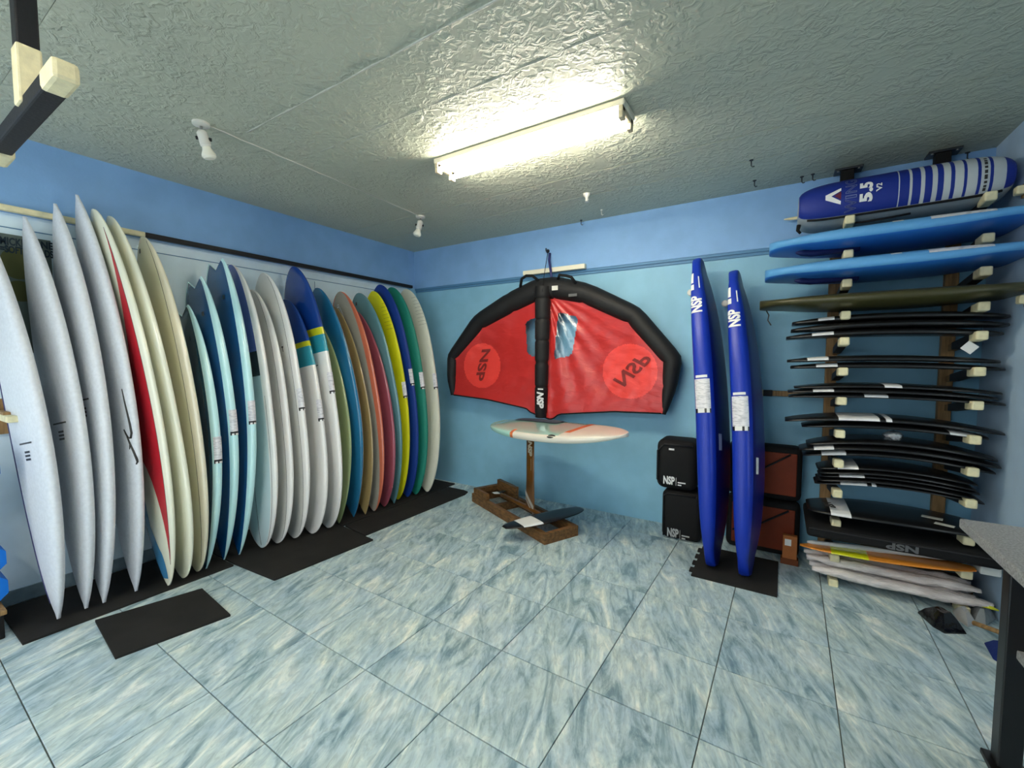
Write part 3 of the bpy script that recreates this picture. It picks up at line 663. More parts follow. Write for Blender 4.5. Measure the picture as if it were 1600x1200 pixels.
# ------------------------------------------------------------------ inflatable wing on the back wall
YW = -0.13
def wp(u, v, y=YW): return at(u, v, 1, y)
wing = thing('inflatable_wing', 'black and red inflatable surf wing hung on the back wall', 'wing', wp(850, 440))
TUBEB = mat('wing_tube', (24, 24, 25), 0.6, 0.35, bump=0.25, bscale=18)
ctr = [(709, 617, 4.5), (706, 590, 7.5), (708, 557, 9), (750, 503, 13.5), (800, 473, 16.5), (842, 453, 17.5), (870, 450, 17.5), (917, 459, 16), (991, 493, 15), (1051, 562, 14.5), (1046, 605, 11), (1036, 645, 5.5)]
pts = []; rad = []
for i in range(len(ctr) - 1):
    (u0, v0, r0), (u1, v1, r1) = ctr[i], ctr[i + 1]
    for k in range(8):
        f = k / 8; u = u0 + (u1 - u0) * f; v = v0 + (v1 - v0) * f; p = wp(u, v)
        depth = -(RM.transposed() @ (p - CAM)).z
        pin = 0.94 if k == 0 and i > 0 else 1.0
        pts.append(p); rad.append((r0 + (r1 - r0) * f) * depth / FPX * pin)
p = wp(1036, 647); pts.append(p); rad.append(0.022)
MB().tube(pts, rad, 20).build('leading_edge', TUBEB, wing, auto=0.5)
# strut
sp = []; sr = []
for v in range(448, 654, 3):
    u = 848.5 - 3.5 * (v - 448) / 205; p = wp(u, v, -0.215 + 0.03 * (v - 448) / 205)
    r = 0.075 - 0.016 * (v - 448) / 205
    if v in (466, 499, 532, 565, 568, 604): r *= 0.88
    if v > 645: r *= 0.9
    sp.append(p); sr.append(r)
MB().tube(sp, sr, 18).build('centre_strut', TUBEB, wing, auto=0.6)
# canopy
top_e = [(709, 612), (711, 562), (752, 510), (800, 482), (842, 462), (870, 460), (917, 468), (988, 500), (1045, 566), (1036, 640)]
bot_e = [(709, 617), (760, 624), (800, 633), (822, 638), (830, 645), (845, 650), (862, 656), (873, 647), (960, 643), (1034, 646)]
def interp(e, u):
    for a, c in zip(e, e[1:]):
        if a[0] <= u <= c[0]: return a[1] + (c[1] - a[1]) * (u - a[0]) / max(1e-6, c[0] - a[0])
    return e[-1][1] if u > e[-1][0] else e[0][1]
def inside(poly, u, v):
    r = False
    for (x0, y0), (x1, y1) in zip(poly, poly[1:] + poly[:1]):
        if (y0 > v) != (y1 > v) and u < (x1 - x0) * (v - y0) / (y1 - y0) + x0: r = not r
    return r
winL = [(821, 506), (824, 501), (842, 496), (842, 559), (828, 555), (824, 550)]
winR = [(872, 489), (876, 488), (900, 495), (903, 499), (894, 552), (890, 556), (868, 561), (866, 557)]
top_f = [(709, 560)] + [(u, v) for u, v in top_e[2:9]] + [(1036, 574)] if False else None
NU, NV = 250, 96
gv = []; uvs = []
def top_at(u):
    es = [(709, 560), (711, 558), (752, 508), (800, 478), (842, 458), (870, 456), (917, 464), (988, 498), (1048, 566)]
    return interp(es, u)
def right_u(v):  # inner side of the right tip tube
    return 1049 + (1036 - 1049) * max(0, v - 566) / 80
for i in range(NU + 1):
    for j in range(NV + 1):
        s_ = i / NU; t = j / NV
        u = 709 + (1048 - 709) * s_
        vt = top_at(u); ub = 709 + (1035 - 709) * s_; vb = interp(bot_e, ub)
        uu = u + (ub - u) * t; vv = vt + (vb - vt) * t
        # billow and wrinkles: real relief
        side = abs(uu - 847) / 170.0
        y = YW - 0.03 + 0.05 * math.sin(math.pi * min(1, t)) * math.sin(math.pi * min(1, side))
        w = mnoise.noise(V(uu * 0.018 + vv * 0.012, (vv - uu * 0.4) * 0.05, 3.1)) * 0.010 + mnoise.noise(V(uu * 0.05, vv * 0.05 + uu * 0.03, 9.0)) * 0.006
        if uu > 858:   # radial folds from the strut
            ang = math.atan2(vv - 455, uu - 853); w += 0.010 * math.sin(ang * 26) * math.exp(-((uu - 853) / 75.0) ** 2)
        gv.append(wp(uu, vv, y + w * min(1, 4 * t, 4 * (1 - t) + 0.3))); uvs.append((uu, vv))
cf, wfL, wfR = [], [], []; cm = []
cR = (984.5, 580.5); cL = (753.5, 571.5)
for i in range(NU):
    for j in range(NV):
        q = (i * (NV + 1) + j, i * (NV + 1) + j + 1, (i + 1) * (NV + 1) + j + 1, (i + 1) * (NV + 1) + j)
        u = sum(uvs[k][0] for k in q) / 4; v = sum(uvs[k][1] for k in q) / 4
        if inside(winL, u, v): wfL.append(q)
        elif inside(winR, u, v): wfR.append(q)
        else:
            cf.append(q)
            inR = ((u - cR[0]) / 43) ** 2 + ((v - cR[1]) / 43) ** 2 < 1; inL = ((u - cL[0]) / 28.5) ** 2 + ((v - cL[1]) / 35) ** 2 < 1
            cm.append(1 if inR or inL else 0)
def sail(name, c, tr):
    m = bpy.data.materials.new(name); m.use_nodes = True; nt = m.node_tree; b_ = nt.nodes['Principled BSDF']
    b_.inputs['Base Color'].default_value = lin(c); b_.inputs['Roughness'].default_value = 0.33; b_.inputs['Specular IOR Level'].default_value = 0.5
    tc = nt.nodes.new('ShaderNodeTexCoord'); mp = nt.nodes.new('ShaderNodeMapping'); mp.inputs['Scale'].default_value = (1.0, 1.0, 2.2); mp.inputs['Rotation'].default_value = (0, 0.6, 0)
    n = nt.nodes.new('ShaderNodeTexNoise'); n.inputs['Scale'].default_value = 9; n.inputs['Detail'].default_value = 6; n.inputs['Distortion'].default_value = 0.6
    bp = nt.nodes.new('ShaderNodeBump'); bp.inputs['Strength'].default_value = 0.5; bp.inputs['Distance'].default_value = 0.012
    nt.links.new(tc.outputs['Object'], mp.inputs[0]); nt.links.new(mp.outputs[0], n.inputs['Vector']); nt.links.new(n.outputs[0], bp.inputs['Height']); nt.links.new(bp.outputs[0], b_.inputs['Normal'])
    return m
SAIL, SAIL2 = sail('sail_red', (190, 44, 42), 0.2), sail('sail_light_red', (232, 66, 58), 0.2)
def sub(faces, name, mats, fm=None):
    ids = sorted({k for f in faces for k in f}); ix = {k: n for n, k in enumerate(ids)}
    return mk(name, [gv[k] for k in ids], [tuple(ix[k] for k in f) for f in faces], mats, parent=wing, fm=fm, smooth=True)
sub(cf, 'canopy', [SAIL, SAIL2], cm)
tag(sub(wfL, 'window_panel', [FILM]), 'clear film window left of the strut'); tag(sub(wfR, 'window_panel', [FILM]), 'clear film window right of the strut')
DRED = mat('dark_red_print', (128, 40, 38), 0.5, 0.3)
def on_canopy(u, v):
    best = min(range(len(uvs)), key=lambda k: (uvs[k][0] - u) ** 2 + (uvs[k][1] - v) ** 2); return gv[best].y
def wing_text(s, c, ux, uy, size, width, mirror, shear):
    """print that follows the canopy relief"""
    pc = wp(*c); px = wp(c[0] + ux[0], c[1] + ux[1]) - pc; px.normalize(); up = V(0, -1, 0).cross(px)
    def warp(v):
        p = pc + px * v.x + (up if not mirror else up) * v.y
        q = RM.transposed() @ (p - CAM); u_ = 800 + FPX * q.x / -q.z; v_ = 600 - FPX * q.y / -q.z
        yy = on_canopy(u_, v_)
        return at(u_, v_, 1, yy - 0.006)
    text('lettering', s, size, DRED, None, wing, bold=0.004, shear=shear, width=width, mirror=mirror, warp=warp, extr=0)
wing_text('NSP', (984, 580), (26, -26), None, 0.16, 0.36, True, 0.25)
wing_text('NSP', (753, 572), (-6, 26), None, 0.14, 0.36, False, -0.25)
# black hem along the lower edge
MB().tube([wp(u, interp(bot_e, u), YW - 0.03) for u in range(709, 1036, 6)], 0.007, 6).build('hem', BLACK, wing, smooth=True)
Mt = frame(at(843.5, 624, 1, -0.262), (0.0, 0.02, -1), (1, 0, 0))
text('lettering', 'NSP', 0.09, WHITE, Mt, wing, bold=0.005, shear=0.2, width=0.155)
Mt = frame(at(844.5, 608, 1, -0.262), (0.0, 0.02, -1), (1, 0, 0))
MB().box((-0.006, -0.028, 0), (0.006, 0.028, 0.002), M=Mt).build('bar_print', WHITE, wing)
for (a, c, d) in (((813, 447), (822, 431), (842, 437)), ((872, 434), (885, 431), (900, 441))):
    MB().tube([wp(a[0], a[1] + 2, -0.2), wp(a[0] + 2, (a[1] + c[1]) / 2 - 3, -0.22), wp(c[0], c[1], -0.23), wp((c[0] + d[0]) / 2, (c[1] + d[1]) / 2 - 3, -0.23), wp(d[0], d[1] + 2, -0.2)], 0.014, 8).build('grab_handle', BLACK, wing, smooth=True)
MB().box((-0.03, -0.003, -0.02), (0.03, 0, 0.02), M=Matrix.Translation(wp(867, 450, -0.235))).build('valve_label', WHITEP, wing)
MB().box((-0.04, -0.003, -0.012), (0.04, 0, 0.012), M=Matrix.Translation(wp(895, 461, -0.232))).build('size_label', mat('grey_print', (96, 96, 96), 0.5, 0.3), wing)
pk = wp(857, 393, -0.02)
MB().tube([wp(859, 396, -0.035), wp(858, 407, -0.06), wp(860, 420, -0.09), wp(862, 436, -0.13)], 0.012, 8).build('hanging_strap', NAVY, wing, smooth=True)
MB().tube([wp(856, 394, -0.035), wp(851, 425, -0.14), wp(847, 455, -0.30)], 0.003, 6).build('hanging_cord', BLACK, wing, smooth=True)
wh = thing('wall_hook', 'dark wall hook holding the inflatable wing', 'hook', (pk.x, -0.03, pk.z))
MB().lathe([(0.018, 0), (0.018, 0.006)], (pk.x, -0.03, pk.z), V(0, -1, 0), 12).build('plate', METAL, wh)
MB().tube([V(pk.x, -0.03, pk.z), V(pk.x, -0.055, pk.z - 0.012), V(pk.x, -0.072, pk.z), V(pk.x, -0.072, pk.z + 0.02)], 0.006, 8).build('shank', METAL, wh, smooth=True)
a_, c_ = at(820, 428, 1, -0.035), at(916, 416, 1, -0.035)
tag(MB().bbox((a_.x, -0.075, ZB - 0.002), (c_.x, -0.03, ZB + 0.042), 0.004).build('wood_batten', mat('pale_batten', (226, 222, 200), 0.5, 0.3, var=0.03)), 'pale wooden batten on the beam above the wing', 'batten')

# ------------------------------------------------------------------ foil board on its display stand
D = V(1.01, -0.48, 0).normalized(); E = V(-D.y, D.x, 0)   # along, across (towards the wall)
F0 = V(1.172, -0.440, 0)
def fr(x, y, z): return F0 + D * x + E * y + V(0, 0, z)
FM = frame(F0, D, E)
st = thing('foil_display_stand', 'low wooden frame stand on the tiles holding the hydrofoil', 'stand', fr(0.56, 0.15, 0))
def beam(lo, hi, name='rail', bev=0.004): return MB().bbox(lo, hi, bev, M=FM).build(name, DWOOD, st)
beam((0, 0, 0), (1.13, 0.04, 0.085)); beam((0, 0.30, 0), (1.13, 0.34, 0.085))
beam((1.13, 0, 0), (1.17, 0.34, 0.085), 'end_rail'); beam((-0.04, 0, 0), (0, 0.34, 0.085), 'end_rail')
beam((0.30, 0.04, 0.0), (0.36, 0.30, 0.06), 'cross_rail'); beam((0.78, 0.04, 0.0), (0.84, 0.30, 0.06), 'cross_rail')
beam((0.0, 0.0, 0.086), (0.26, 0.035, 0.15), 'support_block'); beam((-0.03, 0.036, 0.086), (0.02, 0.30, 0.14), 'support_block'); beam((0.02, 0.26, 0.086), (0.36, 0.30, 0.20), 'support_block')
AMBER = mat('amber_carbon', (104, 64, 18), 0.3, 0.5, coat=0.3, var=0.12, vscale=7)
foil = thing('hydrofoil_board', 'mint and white foil board on an amber mast, standing in the wooden frame', 'foil board', fr(0.73, 0.17, 0.13))
MX, MY = 0.735, 0.17
# fuselage
MB().tube([fr(0.20, MY, 0.12), fr(0.3, MY, 0.122), fr(MX, MY, 0.122), fr(0.97, MY, 0.118), fr(1.03, MY, 0.115)], [0.010, 0.018, 0.021, 0.016, 0.006], 10).build('fuselage', AMBER, foil, smooth=True)
# mast
mv = []; mf = []
for z, w in ((0.125, 0.065), (0.40, 0.058), (0.80, 0.056)):
    for k in range(16):
        a = 2 * math.pi * k / 16; mv.append(fr(MX + w * math.cos(a), MY + 0.011 * math.sin(a), z))
for i in range(2):
    for k in range(16): mf.append((i * 16 + k, i * 16 + (k + 1) % 16, (i + 1) * 16 + (k + 1) % 16, (i + 1) * 16 + k))
mf.append(tuple(range(32, 48)))
mast = mk('mast', mv, mf, AMBER, parent=foil, smooth=True)
text('lettering', 'NSP', 0.075, mat('mast_print', (176, 168, 148), 0.4, 0.4), frame(fr(MX + 0.012, MY - 0.0135, 0.66), (0, 0, -1), D), mast, bold=0.004, width=0.13, shear=0.1)
MB().box((-0.05, -0.002, 0), (0.05, 0.002, 0.0006), M=frame(fr(MX + 0.03, MY - 0.013, 0.52), (0, 0, -1), D)).build('small_print', MATS['mast_print'], mast)
GREYP = mat('grey_stripe', (172, 168, 158), 0.4, 0.4)
for a0, wd in ((0.0, 0.045), (0.062, 0.018)):
    MB().add([fr(MX - 0.058, MY - 0.0115, 0.285 - a0), fr(MX, MY - 0.0135, 0.225 - a0), fr(MX + 0.06, MY - 0.0085, 0.165 - a0), fr(MX + 0.06, MY - 0.0085, 0.165 - a0 - wd), fr(MX, MY - 0.0135, 0.225 - a0 - wd), fr(MX - 0.058, MY - 0.0115, 0.285 - a0 - wd)],
             [(0, 5, 4, 1), (1, 4, 3, 2)]).build('stripe', GREYP, mast)
# front wing and stabiliser
def wing_mesh(name, c, span, chord, thick, sweep, droop, ax, ay, material, parent, az=V(0, 0, 1), n=20, tip=0.18, decal=None):
    m = 12; vs = []; fs = []; fm = []
    for i in range(n + 1):
        s_ = -1 + 2 * i / n; ch = chord * (tip + (1 - tip) * math.sqrt(max(0, 1 - s_ ** 2 * 0.98))); th = thick * (0.5 + 0.5 * (1 - abs(s_) ** 3))
        base = c + ax * (s_ * span / 2) - ay * (sweep * s_ * s_) - az * (droop * s_ * s_)
        for k in range(m):
            a = 2 * math.pi * k / m
            vs.append(base + ay * (ch / 2 * math.cos(a)) + az * (th / 2 * math.copysign(abs(math.sin(a)) ** 0.5, math.sin(a)) * (1.0 if math.sin(a) > 0 else 0.5)))
    for i in range(n):
        for k in range(m):
            fs.append((i * m + k, (i + 1) * m + k, (i + 1) * m + (k + 1) % m, i * m + (k + 1) % m)); sm = -1 + 2 * (i + 0.5) / n
            fm.append(1 if decal and any(a < sm < b_ for a, b_ in decal) and (k < m // 2) else 0)
    fs.append(tuple(range(m))); fs.append(tuple(n * m + k for k in range(m))[::-1]); fm += [0, 0]
    return mk(name, vs, fs, [material, WHITE], parent=parent, fm=fm, smooth=True) if parent is not None else (vs, fs, fm)
wing_mesh('front_wing', fr(1.0, MY, 0.135), 0.80, 0.21, 0.022, 0.05, 0.02, E, D, BLACKG, foil, n=40, decal=((-0.72, -0.36), (-0.33, -0.28)))
wing_mesh('stabiliser', fr(0.22, MY, 0.13), 0.15, 0.07, 0.012, 0.02, 0.0, E, D, BLACKG, foil, decal=((-0.9, -0.2),))
# board
MINT = mat('board_mint', (168, 214, 202), 0.14, 0.5, coat=0.7); FBW = mat('foil_board_white', (226, 220, 206), 0.3, 0.5, coat=0.3); PADG = mat('deck_pad', (70, 82, 98), 0.8, 0.2, bump=0.2, bscale=200)
ORNG = mat('orange_stripe', (206, 108, 62), 0.35, 0.4)
tailp, nosep = V(1.52, -0.50, 0.835), V(2.80, -0.76, 0.880)
fb = Board(tailp, nosep, 0.56, 0.085, bot=(2.4, 0.55, 0.30), top=(2.5, 0.55, 0.0), sw=0.42, rocker=0.03, wdir=(-0.2, -0.98, -0.07), endth=0.35, e=0.55)
if fb.N.z < 0: fb.Wd = -fb.Wd; fb.N = fb.Wd.cross(fb.L)
outer = (lambda c: c < 0) if fb.Wd.y > 0 else (lambda c: c > 0)
def fbrule(t, p):
    c, n = superell(p); near = outer(c)
    deck = n > 0.15
    if 0.30 < t < 0.325 and near and not (n > 0.9): return 3
    if t < 0.30: return 0
    if n > 0.6 and t < 0.66: return 0
    if n > 0.6 and 0.66 < t < 0.70 and not (near and abs(c) > 0.5): return 3
    return 1
o = fb.build('foil_board_tmp', [MINT, FBW, PADG, ORNG], fbrule, cuts=(0.30, 0.325, 0.66, 0.70))
o.name = 'deck_board'
for k_ in ('label', 'category', 'group'):
    if k_ in o: del o[k_]
ORG['deck_board'] = ORG.pop('foil_board_tmp'); o.parent = foil; o.location = ORG['deck_board'] - ORG[foil.name]; fb.o = o
far0, far1 = (R(96), R(150)) if fb.Wd.y < 0 else (R(30), R(84))
fb.patch('deck_pad', PADG, 0.10, 0.46, far0, far1, 0.008, 10, 6)
nearp = R(22) if fb.Wd.y < 0 else R(158)
sg_ = 1 if fb.Wd.y < 0 else -1
pts = [fb.surf(0.62 + 0.018 * math.cos(a) * 1.6, nearp + sg_ * R(9) * math.sin(a), 0.001) for a in [0.4 + 0.3 * k for k in range(8)]]
MB().tube(pts, [0.002, 0.005, 0.007, 0.008, 0.008, 0.007, 0.005, 0.002], 6).build('logo_mark', PIN, o, smooth=True)
pts = [fb.surf(0.62 + 0.018 * math.cos(a) * 1.6, nearp + sg_ * R(9) * math.sin(a), 0.001) for a in [3.6 + 0.3 * k for k in range(7)]]
MB().tube(pts, [0.002, 0.005, 0.007, 0.008, 0.007, 0.005, 0.002], 6).build('logo_mark', PIN, o, smooth=True)

# ------------------------------------------------------------------ bags behind the blue boards
def soft_box(name, lo, hi, bev, material, parent): return MB().bbox(lo, hi, bev, seg=4).build(name, material, parent, auto=0.9)
bg1 = thing('equipment_bag', 'upper black zip bag with white lettering beside the blue boards', 'bag', (3.2, -0.17, 0.40), 'black padded bags')
soft_box('body', (2.895, -0.31, 0.395), (3.20, -0.04, 0.79), 0.06, BLACK, bg1)
MB().tube([V(2.95, -0.312, 0.42), V(2.91, -0.312, 0.47), V(2.91, -0.312, 0.70), V(2.96, -0.312, 0.755), V(3.17, -0.312, 0.755)], 0.007, 6).build('piping', PAD, bg1, smooth=True)
MB().box((2.995, -0.314, 0.712), (3.035, -0.309, 0.726)).build('woven_tag', WHITE, bg1)
def nsp(parent, u0, u1, v0, v1, y, small=True, ltr=WHITE):
    a = at(u0, v1, 1, y); c = at(u1, v0, 1, y); M = frame(((a.x + c.x) / 2, y, (a.z + c.z) / 2), (1, 0, 0), (0, 0, 1))
    text('lettering', 'NSP', abs(c.z - a.z) * 1.30, ltr, M, parent, bold=0.0035, width=c.x - a.x)
    w = c.x - a.x
    MB().box((c.x + 0.12 * w, y - 0.0006, a.z), (c.x + 0.15 * w, y, c.z)).build('bar_print', ltr, parent)
    MB().box((c.x + 0.28 * w, y - 0.0006, a.z + 0.35 * (c.z - a.z)), (c.x + 0.95 * w, y, a.z + 0.5 * (c.z - a.z))).build('small_print', ltr, parent)
    MB().box((c.x + 0.28 * w, y - 0.0006, a.z + 0.05 * (c.z - a.z)), (c.x + 0.6 * w, y, a.z + 0.2 * (c.z - a.z))).build('small_print', ltr, parent)
nsp(bg1, 1036, 1054, 746, 756, -0.312)
bg2 = thing('equipment_bag', 'lower black bag with white lettering standing on the tiles', 'bag', (3.2, -0.17, 0), 'black padded bags')
soft_box('body', (2.945, -0.305, 0.0), (3.24, -0.04, 0.385), 0.045, BLACK, bg2)
MB().tube([V(2.965, -0.306, 0.02), V(2.96, -0.306, 0.34), V(2.99, -0.306, 0.365), V(3.20, -0.306, 0.365)], 0.006, 6).build('piping', PAD, bg2, smooth=True)
nsp(bg2, 1042, 1060, 828, 838, -0.307, ltr=mat('dim_print', (170, 172, 172), 0.5, 0.3))
RUST = mat('rust_fabric', (118, 46, 20), 0.6, 0.3, bump=0.12, bscale=260, var=0.06)
for nm, z0, z1, lab in (('a', 0.405, 0.80, 'upper rust orange and black bag behind the blue boards'), ('b', 0.0, 0.395, 'lower rust orange and black bag on the floor behind the blue boards')):
    bgx = thing('equipment_bag', lab, 'bag', (3.66, -0.16, z0), 'rust orange bags')
    soft_box('body', (3.40, -0.20, z0), (3.872, -0.05, z1), 0.045, BLACK, bgx)
    tag(MB().bbox((3.44, -0.208, z0 + 0.045), (3.84, -0.195, z1 - 0.045), 0.006).build('front_panel', RUST, bgx), 'rust orange mesh panel')
    MB().tube([V(3.45, -0.212, z0 + 0.14), V(3.64, -0.214, z0 + 0.23), V(3.80, -0.212, z1 - 0.05)], 0.016, 8, sx=0.4).build('strap', PAD, bgx, smooth=True)
ct = thing('hang_tag_box', 'small brown cardboard tag box leaning on the lower rust orange bag', 'box', (3.83, -0.30, 0.0))
p = at(1222, 868, 1, -0.29); q = at(1246, 837, 1, -0.29)
MB().bbox((p.x, -0.325, p.z), (q.x, -0.285, q.z), 0.003).build('body', mat('card_brown', (170, 104, 58), 0.7, 0.2, var=0.06), ct)
MB().bbox((p.x - 0.01, -0.325, 0.0), (q.x + 0.01, -0.27, p.z), 0.003).build('lower_flap', mat('card_dark', (112, 62, 36), 0.7, 0.2), ct)
MB().box((p.x + 0.012, -0.3262, q.z - 0.07), (p.x + 0.05, -0.325, q.z - 0.025)).build('white_sticker', WHITE, ct)

# ------------------------------------------------------------------ two blue boards standing on a puzzle mat
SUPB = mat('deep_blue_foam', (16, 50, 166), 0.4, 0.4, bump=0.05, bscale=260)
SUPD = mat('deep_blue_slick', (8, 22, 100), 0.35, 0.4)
pm = []
x0, x1, y0, y1 = 3.262, 3.745, -0.845, -0.33
nteeth = 9
def edge(a, c, out):
    n = 9; r = []
    a = Vector(a); c = Vector(c)
    for k in range(n):
        f0, f1 = k / n, (k + 1) / n; off = Vector(out) * (0.022 if k % 2 else 0)
        r += [a + (c - a) * f0 + off, a + (c - a) * f1 + off]
    return r
pm = edge((x0, y0), (x1, y0), (0, 0.0)) + [Vector((x1, y0)), Vector((x1 + 0.004, y1)), Vector((x0, y1))] + edge((x0, y1), (x0, y0), (-1, 0))
tag(MB().prism([(p.x, p.y) for p in pm], 0, 0.012).build('puzzle_mat', RUBBER), 'black interlocking foam tile with toothed edge under the two blue boards', 'mat')
def sup(B, T, label, tz, lab_uv, th):
    b = Board(B, T, 0.46, 0.14, wdir=(0.0, -1, 0), bot=(2.8, 0.52, 0.0), top=(2.3, 0.55, 0.0), sw=0.48, rocker=0.055, e=0.55, endth=0.5)
    wd = V(-math.sin(th), -math.cos(th), 0); b.Wd = (wd - b.L * wd.dot(b.L)).normalized(); b.N = b.Wd.cross(b.L)
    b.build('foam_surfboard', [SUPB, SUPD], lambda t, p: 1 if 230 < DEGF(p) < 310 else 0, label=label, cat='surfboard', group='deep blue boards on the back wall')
    nx = b.N.x
    u, v0, v1 = lab_uv
    kz = lambda v: (at(u, v, 1, -0.72).z - b.B.z) / (b.T.z - b.B.z)
    k0, k1 = kz(v1), kz(v0); s = 1 if nx > 0 else -1
    b.patch('care_label', [PAPER, BLACKG, WHITE], k0, k1, R(-26) * s, R(32) * s, 0.0016, 16, 8, lambda i, k: (2 if (k in (2, 3, 5, 6)) else 1) if i < 2 else 0, 'white care label on the rail')
    b.patch('small_label', [WHITE], k1 + 0.004, k1 + 0.012, R(-16) * s, R(20) * s, 0.0016, 1, 4)
    # lettering that runs up the rail
    for stx, t0, wd_, sz, dw in (('NSP', tz - 0.05, 0.13, 0.10, 0.0), ('SUP . SURF', tz + 0.018, 0.22, 0.05, 0.012), ('SOFT', tz + 0.012, 0.10, 0.03, -0.035)):
        cc = b.B + b.L * (b.len * t0)
        def warp(v, cc=cc, dw=dw, t0=t0):
            t = t0 + v.x / b.len; q = b.surf(t, 0.0); off = (-v.y + dw)
            ph = math.asin(max(-1, min(1, off / (b.h(t) * 1.05)))) * 1.0
            n_ = max(-0.97, min(0.97, off / b.h(t))); sph = math.copysign(abs(n_) ** (1 / b.e), n_)
            return b.surf(t, math.asin(sph) * s if s > 0 else math.asin(sph) * s, 0.0016)
        if stx == 'NSP': text('lettering', stx, sz, WHITE, None, b.o, bold=0.004, width=wd_, warp=warp, extr=0)
    for t0, t1, p0, p1 in ((tz + 0.004, tz + 0.024, -32, -4), (tz + 0.030, tz + 0.068, -32, -6), (tz + 0.008, tz + 0.052, 10, 18)):
        b.patch('small_print', [WHITE], t0, t1, R(p0) * s, R(p1) * s, 0.0016, 4, 3)
    tt = 0.83
    return b
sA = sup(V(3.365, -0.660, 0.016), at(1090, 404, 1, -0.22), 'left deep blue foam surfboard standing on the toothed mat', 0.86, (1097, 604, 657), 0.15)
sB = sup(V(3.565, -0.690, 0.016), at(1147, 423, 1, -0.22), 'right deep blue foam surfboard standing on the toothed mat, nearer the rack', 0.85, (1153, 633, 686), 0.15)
for s_, tt in ((sA, 0.35), (sB, 0.31)):
    sg_ = 1 if s_.N.x > 0 else -1
    s_.patch('side_label', [WHITE], tt, tt + 0.05, R(70) * sg_, R(84) * sg_, 0.0016, 4, 3)

# two white foam pegs on the wall holding the blue boards
for (u, v, lab) in ((1079, 457, 'white round wall peg left of the left blue board'), (1133, 474, 'white round wall peg between the two blue boards')):
    p = at(u, v, 1, -0.10)
    t = thing('wall_peg', lab, 'peg', (p.x, 0, p.z), 'white wall pegs')
    MB().lathe([(0.016, 0), (0.016, 0.06)], (p.x, 0, p.z), V(0, -1, 0), 12).build('shank', WHITEP, t, auto=0.6)
    MB().lathe([(0.019, 0.06), (0.026, 0.066), (0.026, 0.10), (0.020, 0.106)], (p.x, 0, p.z), V(0, -1, 0), 14).build('cap', WHITEP, t, auto=0.6)
# short side bar with cream end
sbm = thing('side_bar', 'short wooden bar with black and cream padded end left of the rack', 'bar', (3.80, -0.02, 1.19))
pz = at(1190, 614, 1, -0.03).z; xa = at(1181, 614, 1, -0.03).x
MB().bbox((xa + 0.10, -0.035, pz - 0.02), (4.0, 0.0, pz + 0.02), 0.004).build('bar', WOOD, sbm)
MB().bbox((xa + 0.045, -0.038, pz - 0.023), (xa + 0.11, 0.0, pz + 0.023), 0.005).build('pad', PAD, sbm); MB().bbox((xa, -0.04, pz - 0.026), (xa + 0.05, 0.0, pz + 0.026), 0.006).build('end_wrap', CREAM, sbm)

# ------------------------------------------------------------------ wall rack
rk = thing('wall_rack', 'tall wooden wall rack with two posts and padded arms in the right corner', 'rack', (4.33, 0, 0))
PL, PR = 4.02, 4.61
for x in (PL, PR): MB().bbox((x - 0.032, -0.045, 0.0), (x + 0.032, 0.0, 2.30), 0.004).build('post', WOOD, rk)
ROWS = [(2.262, 2.285), (2.060, 2.070), (1.886, 1.896), (1.695, 1.711), (1.537, 1.556), (1.353, 1.362), (1.172, 1.178), (0.968, 0.99), (0.782, 0.812), (0.594, 0.636), (0.405, 0.428), (0.186, 0.238), (0.022, 0.030)]
XA = {}
armsL = []; armsR = []
def arm_box(x0, x1, y0, y1, z0, z1, zt, bev, seg=2):
    m = MB().bbox((x0, y0, z0), (x1, y1, z1), bev, seg=seg)
    for v in m.v: v.z -= 0.14 * max(0, v.y + 0.46)          # the arms rise towards their tips
    return m
for r, (zl, zr) in enumerate(ROWS):
    for side, (x, z) in enumerate(((4.043, zl), (4.628, zr))):
        a = arm_box(x - 0.02, x + 0.02, -0.33, -0.045, z - 0.022, z + 0.016, z, 0.003).build('arm', WOOD, rk)
        arm_box(x - 0.023, x + 0.023, -0.42, -0.12, z - 0.025, z + 0.019, z, 0.004).build('arm_pad', PAD, a)
        arm_box(x - 0.025, x + 0.025, -0.515, -0.405, z - 0.028, z + 0.022, z, 0.009, 3).build('arm_tip', CREAM, a)
def top(r, side=None): return max(ROWS[r]) + 0.022 if side is None else ROWS[r][side] + 0.022

for (u, v, lab) in ((1596, 468, 'cream padded arm end on the right wall level with the olive board'), (1592, 298, 'cream padded arm end on the right wall level with the wing bag')):
    p = at(u, v, 0, 4.74); t = thing('padded_arm_end', lab, 'peg', (XR, p.y, p.z), 'padded arm ends on the right wall')  # stub of a rack arm, only its cream-padded end
    MB().bbox((4.725, p.y - 0.025, p.z - 0.022), (4.762, p.y + 0.025, p.z + 0.022), 0.008).build('padded_end', CREAM, t)
    MB().box((4.76, p.y - 0.035, p.z - 0.035), (XR, p.y + 0.035, p.z + 0.035)).build('wall_plate', WOOD, t)
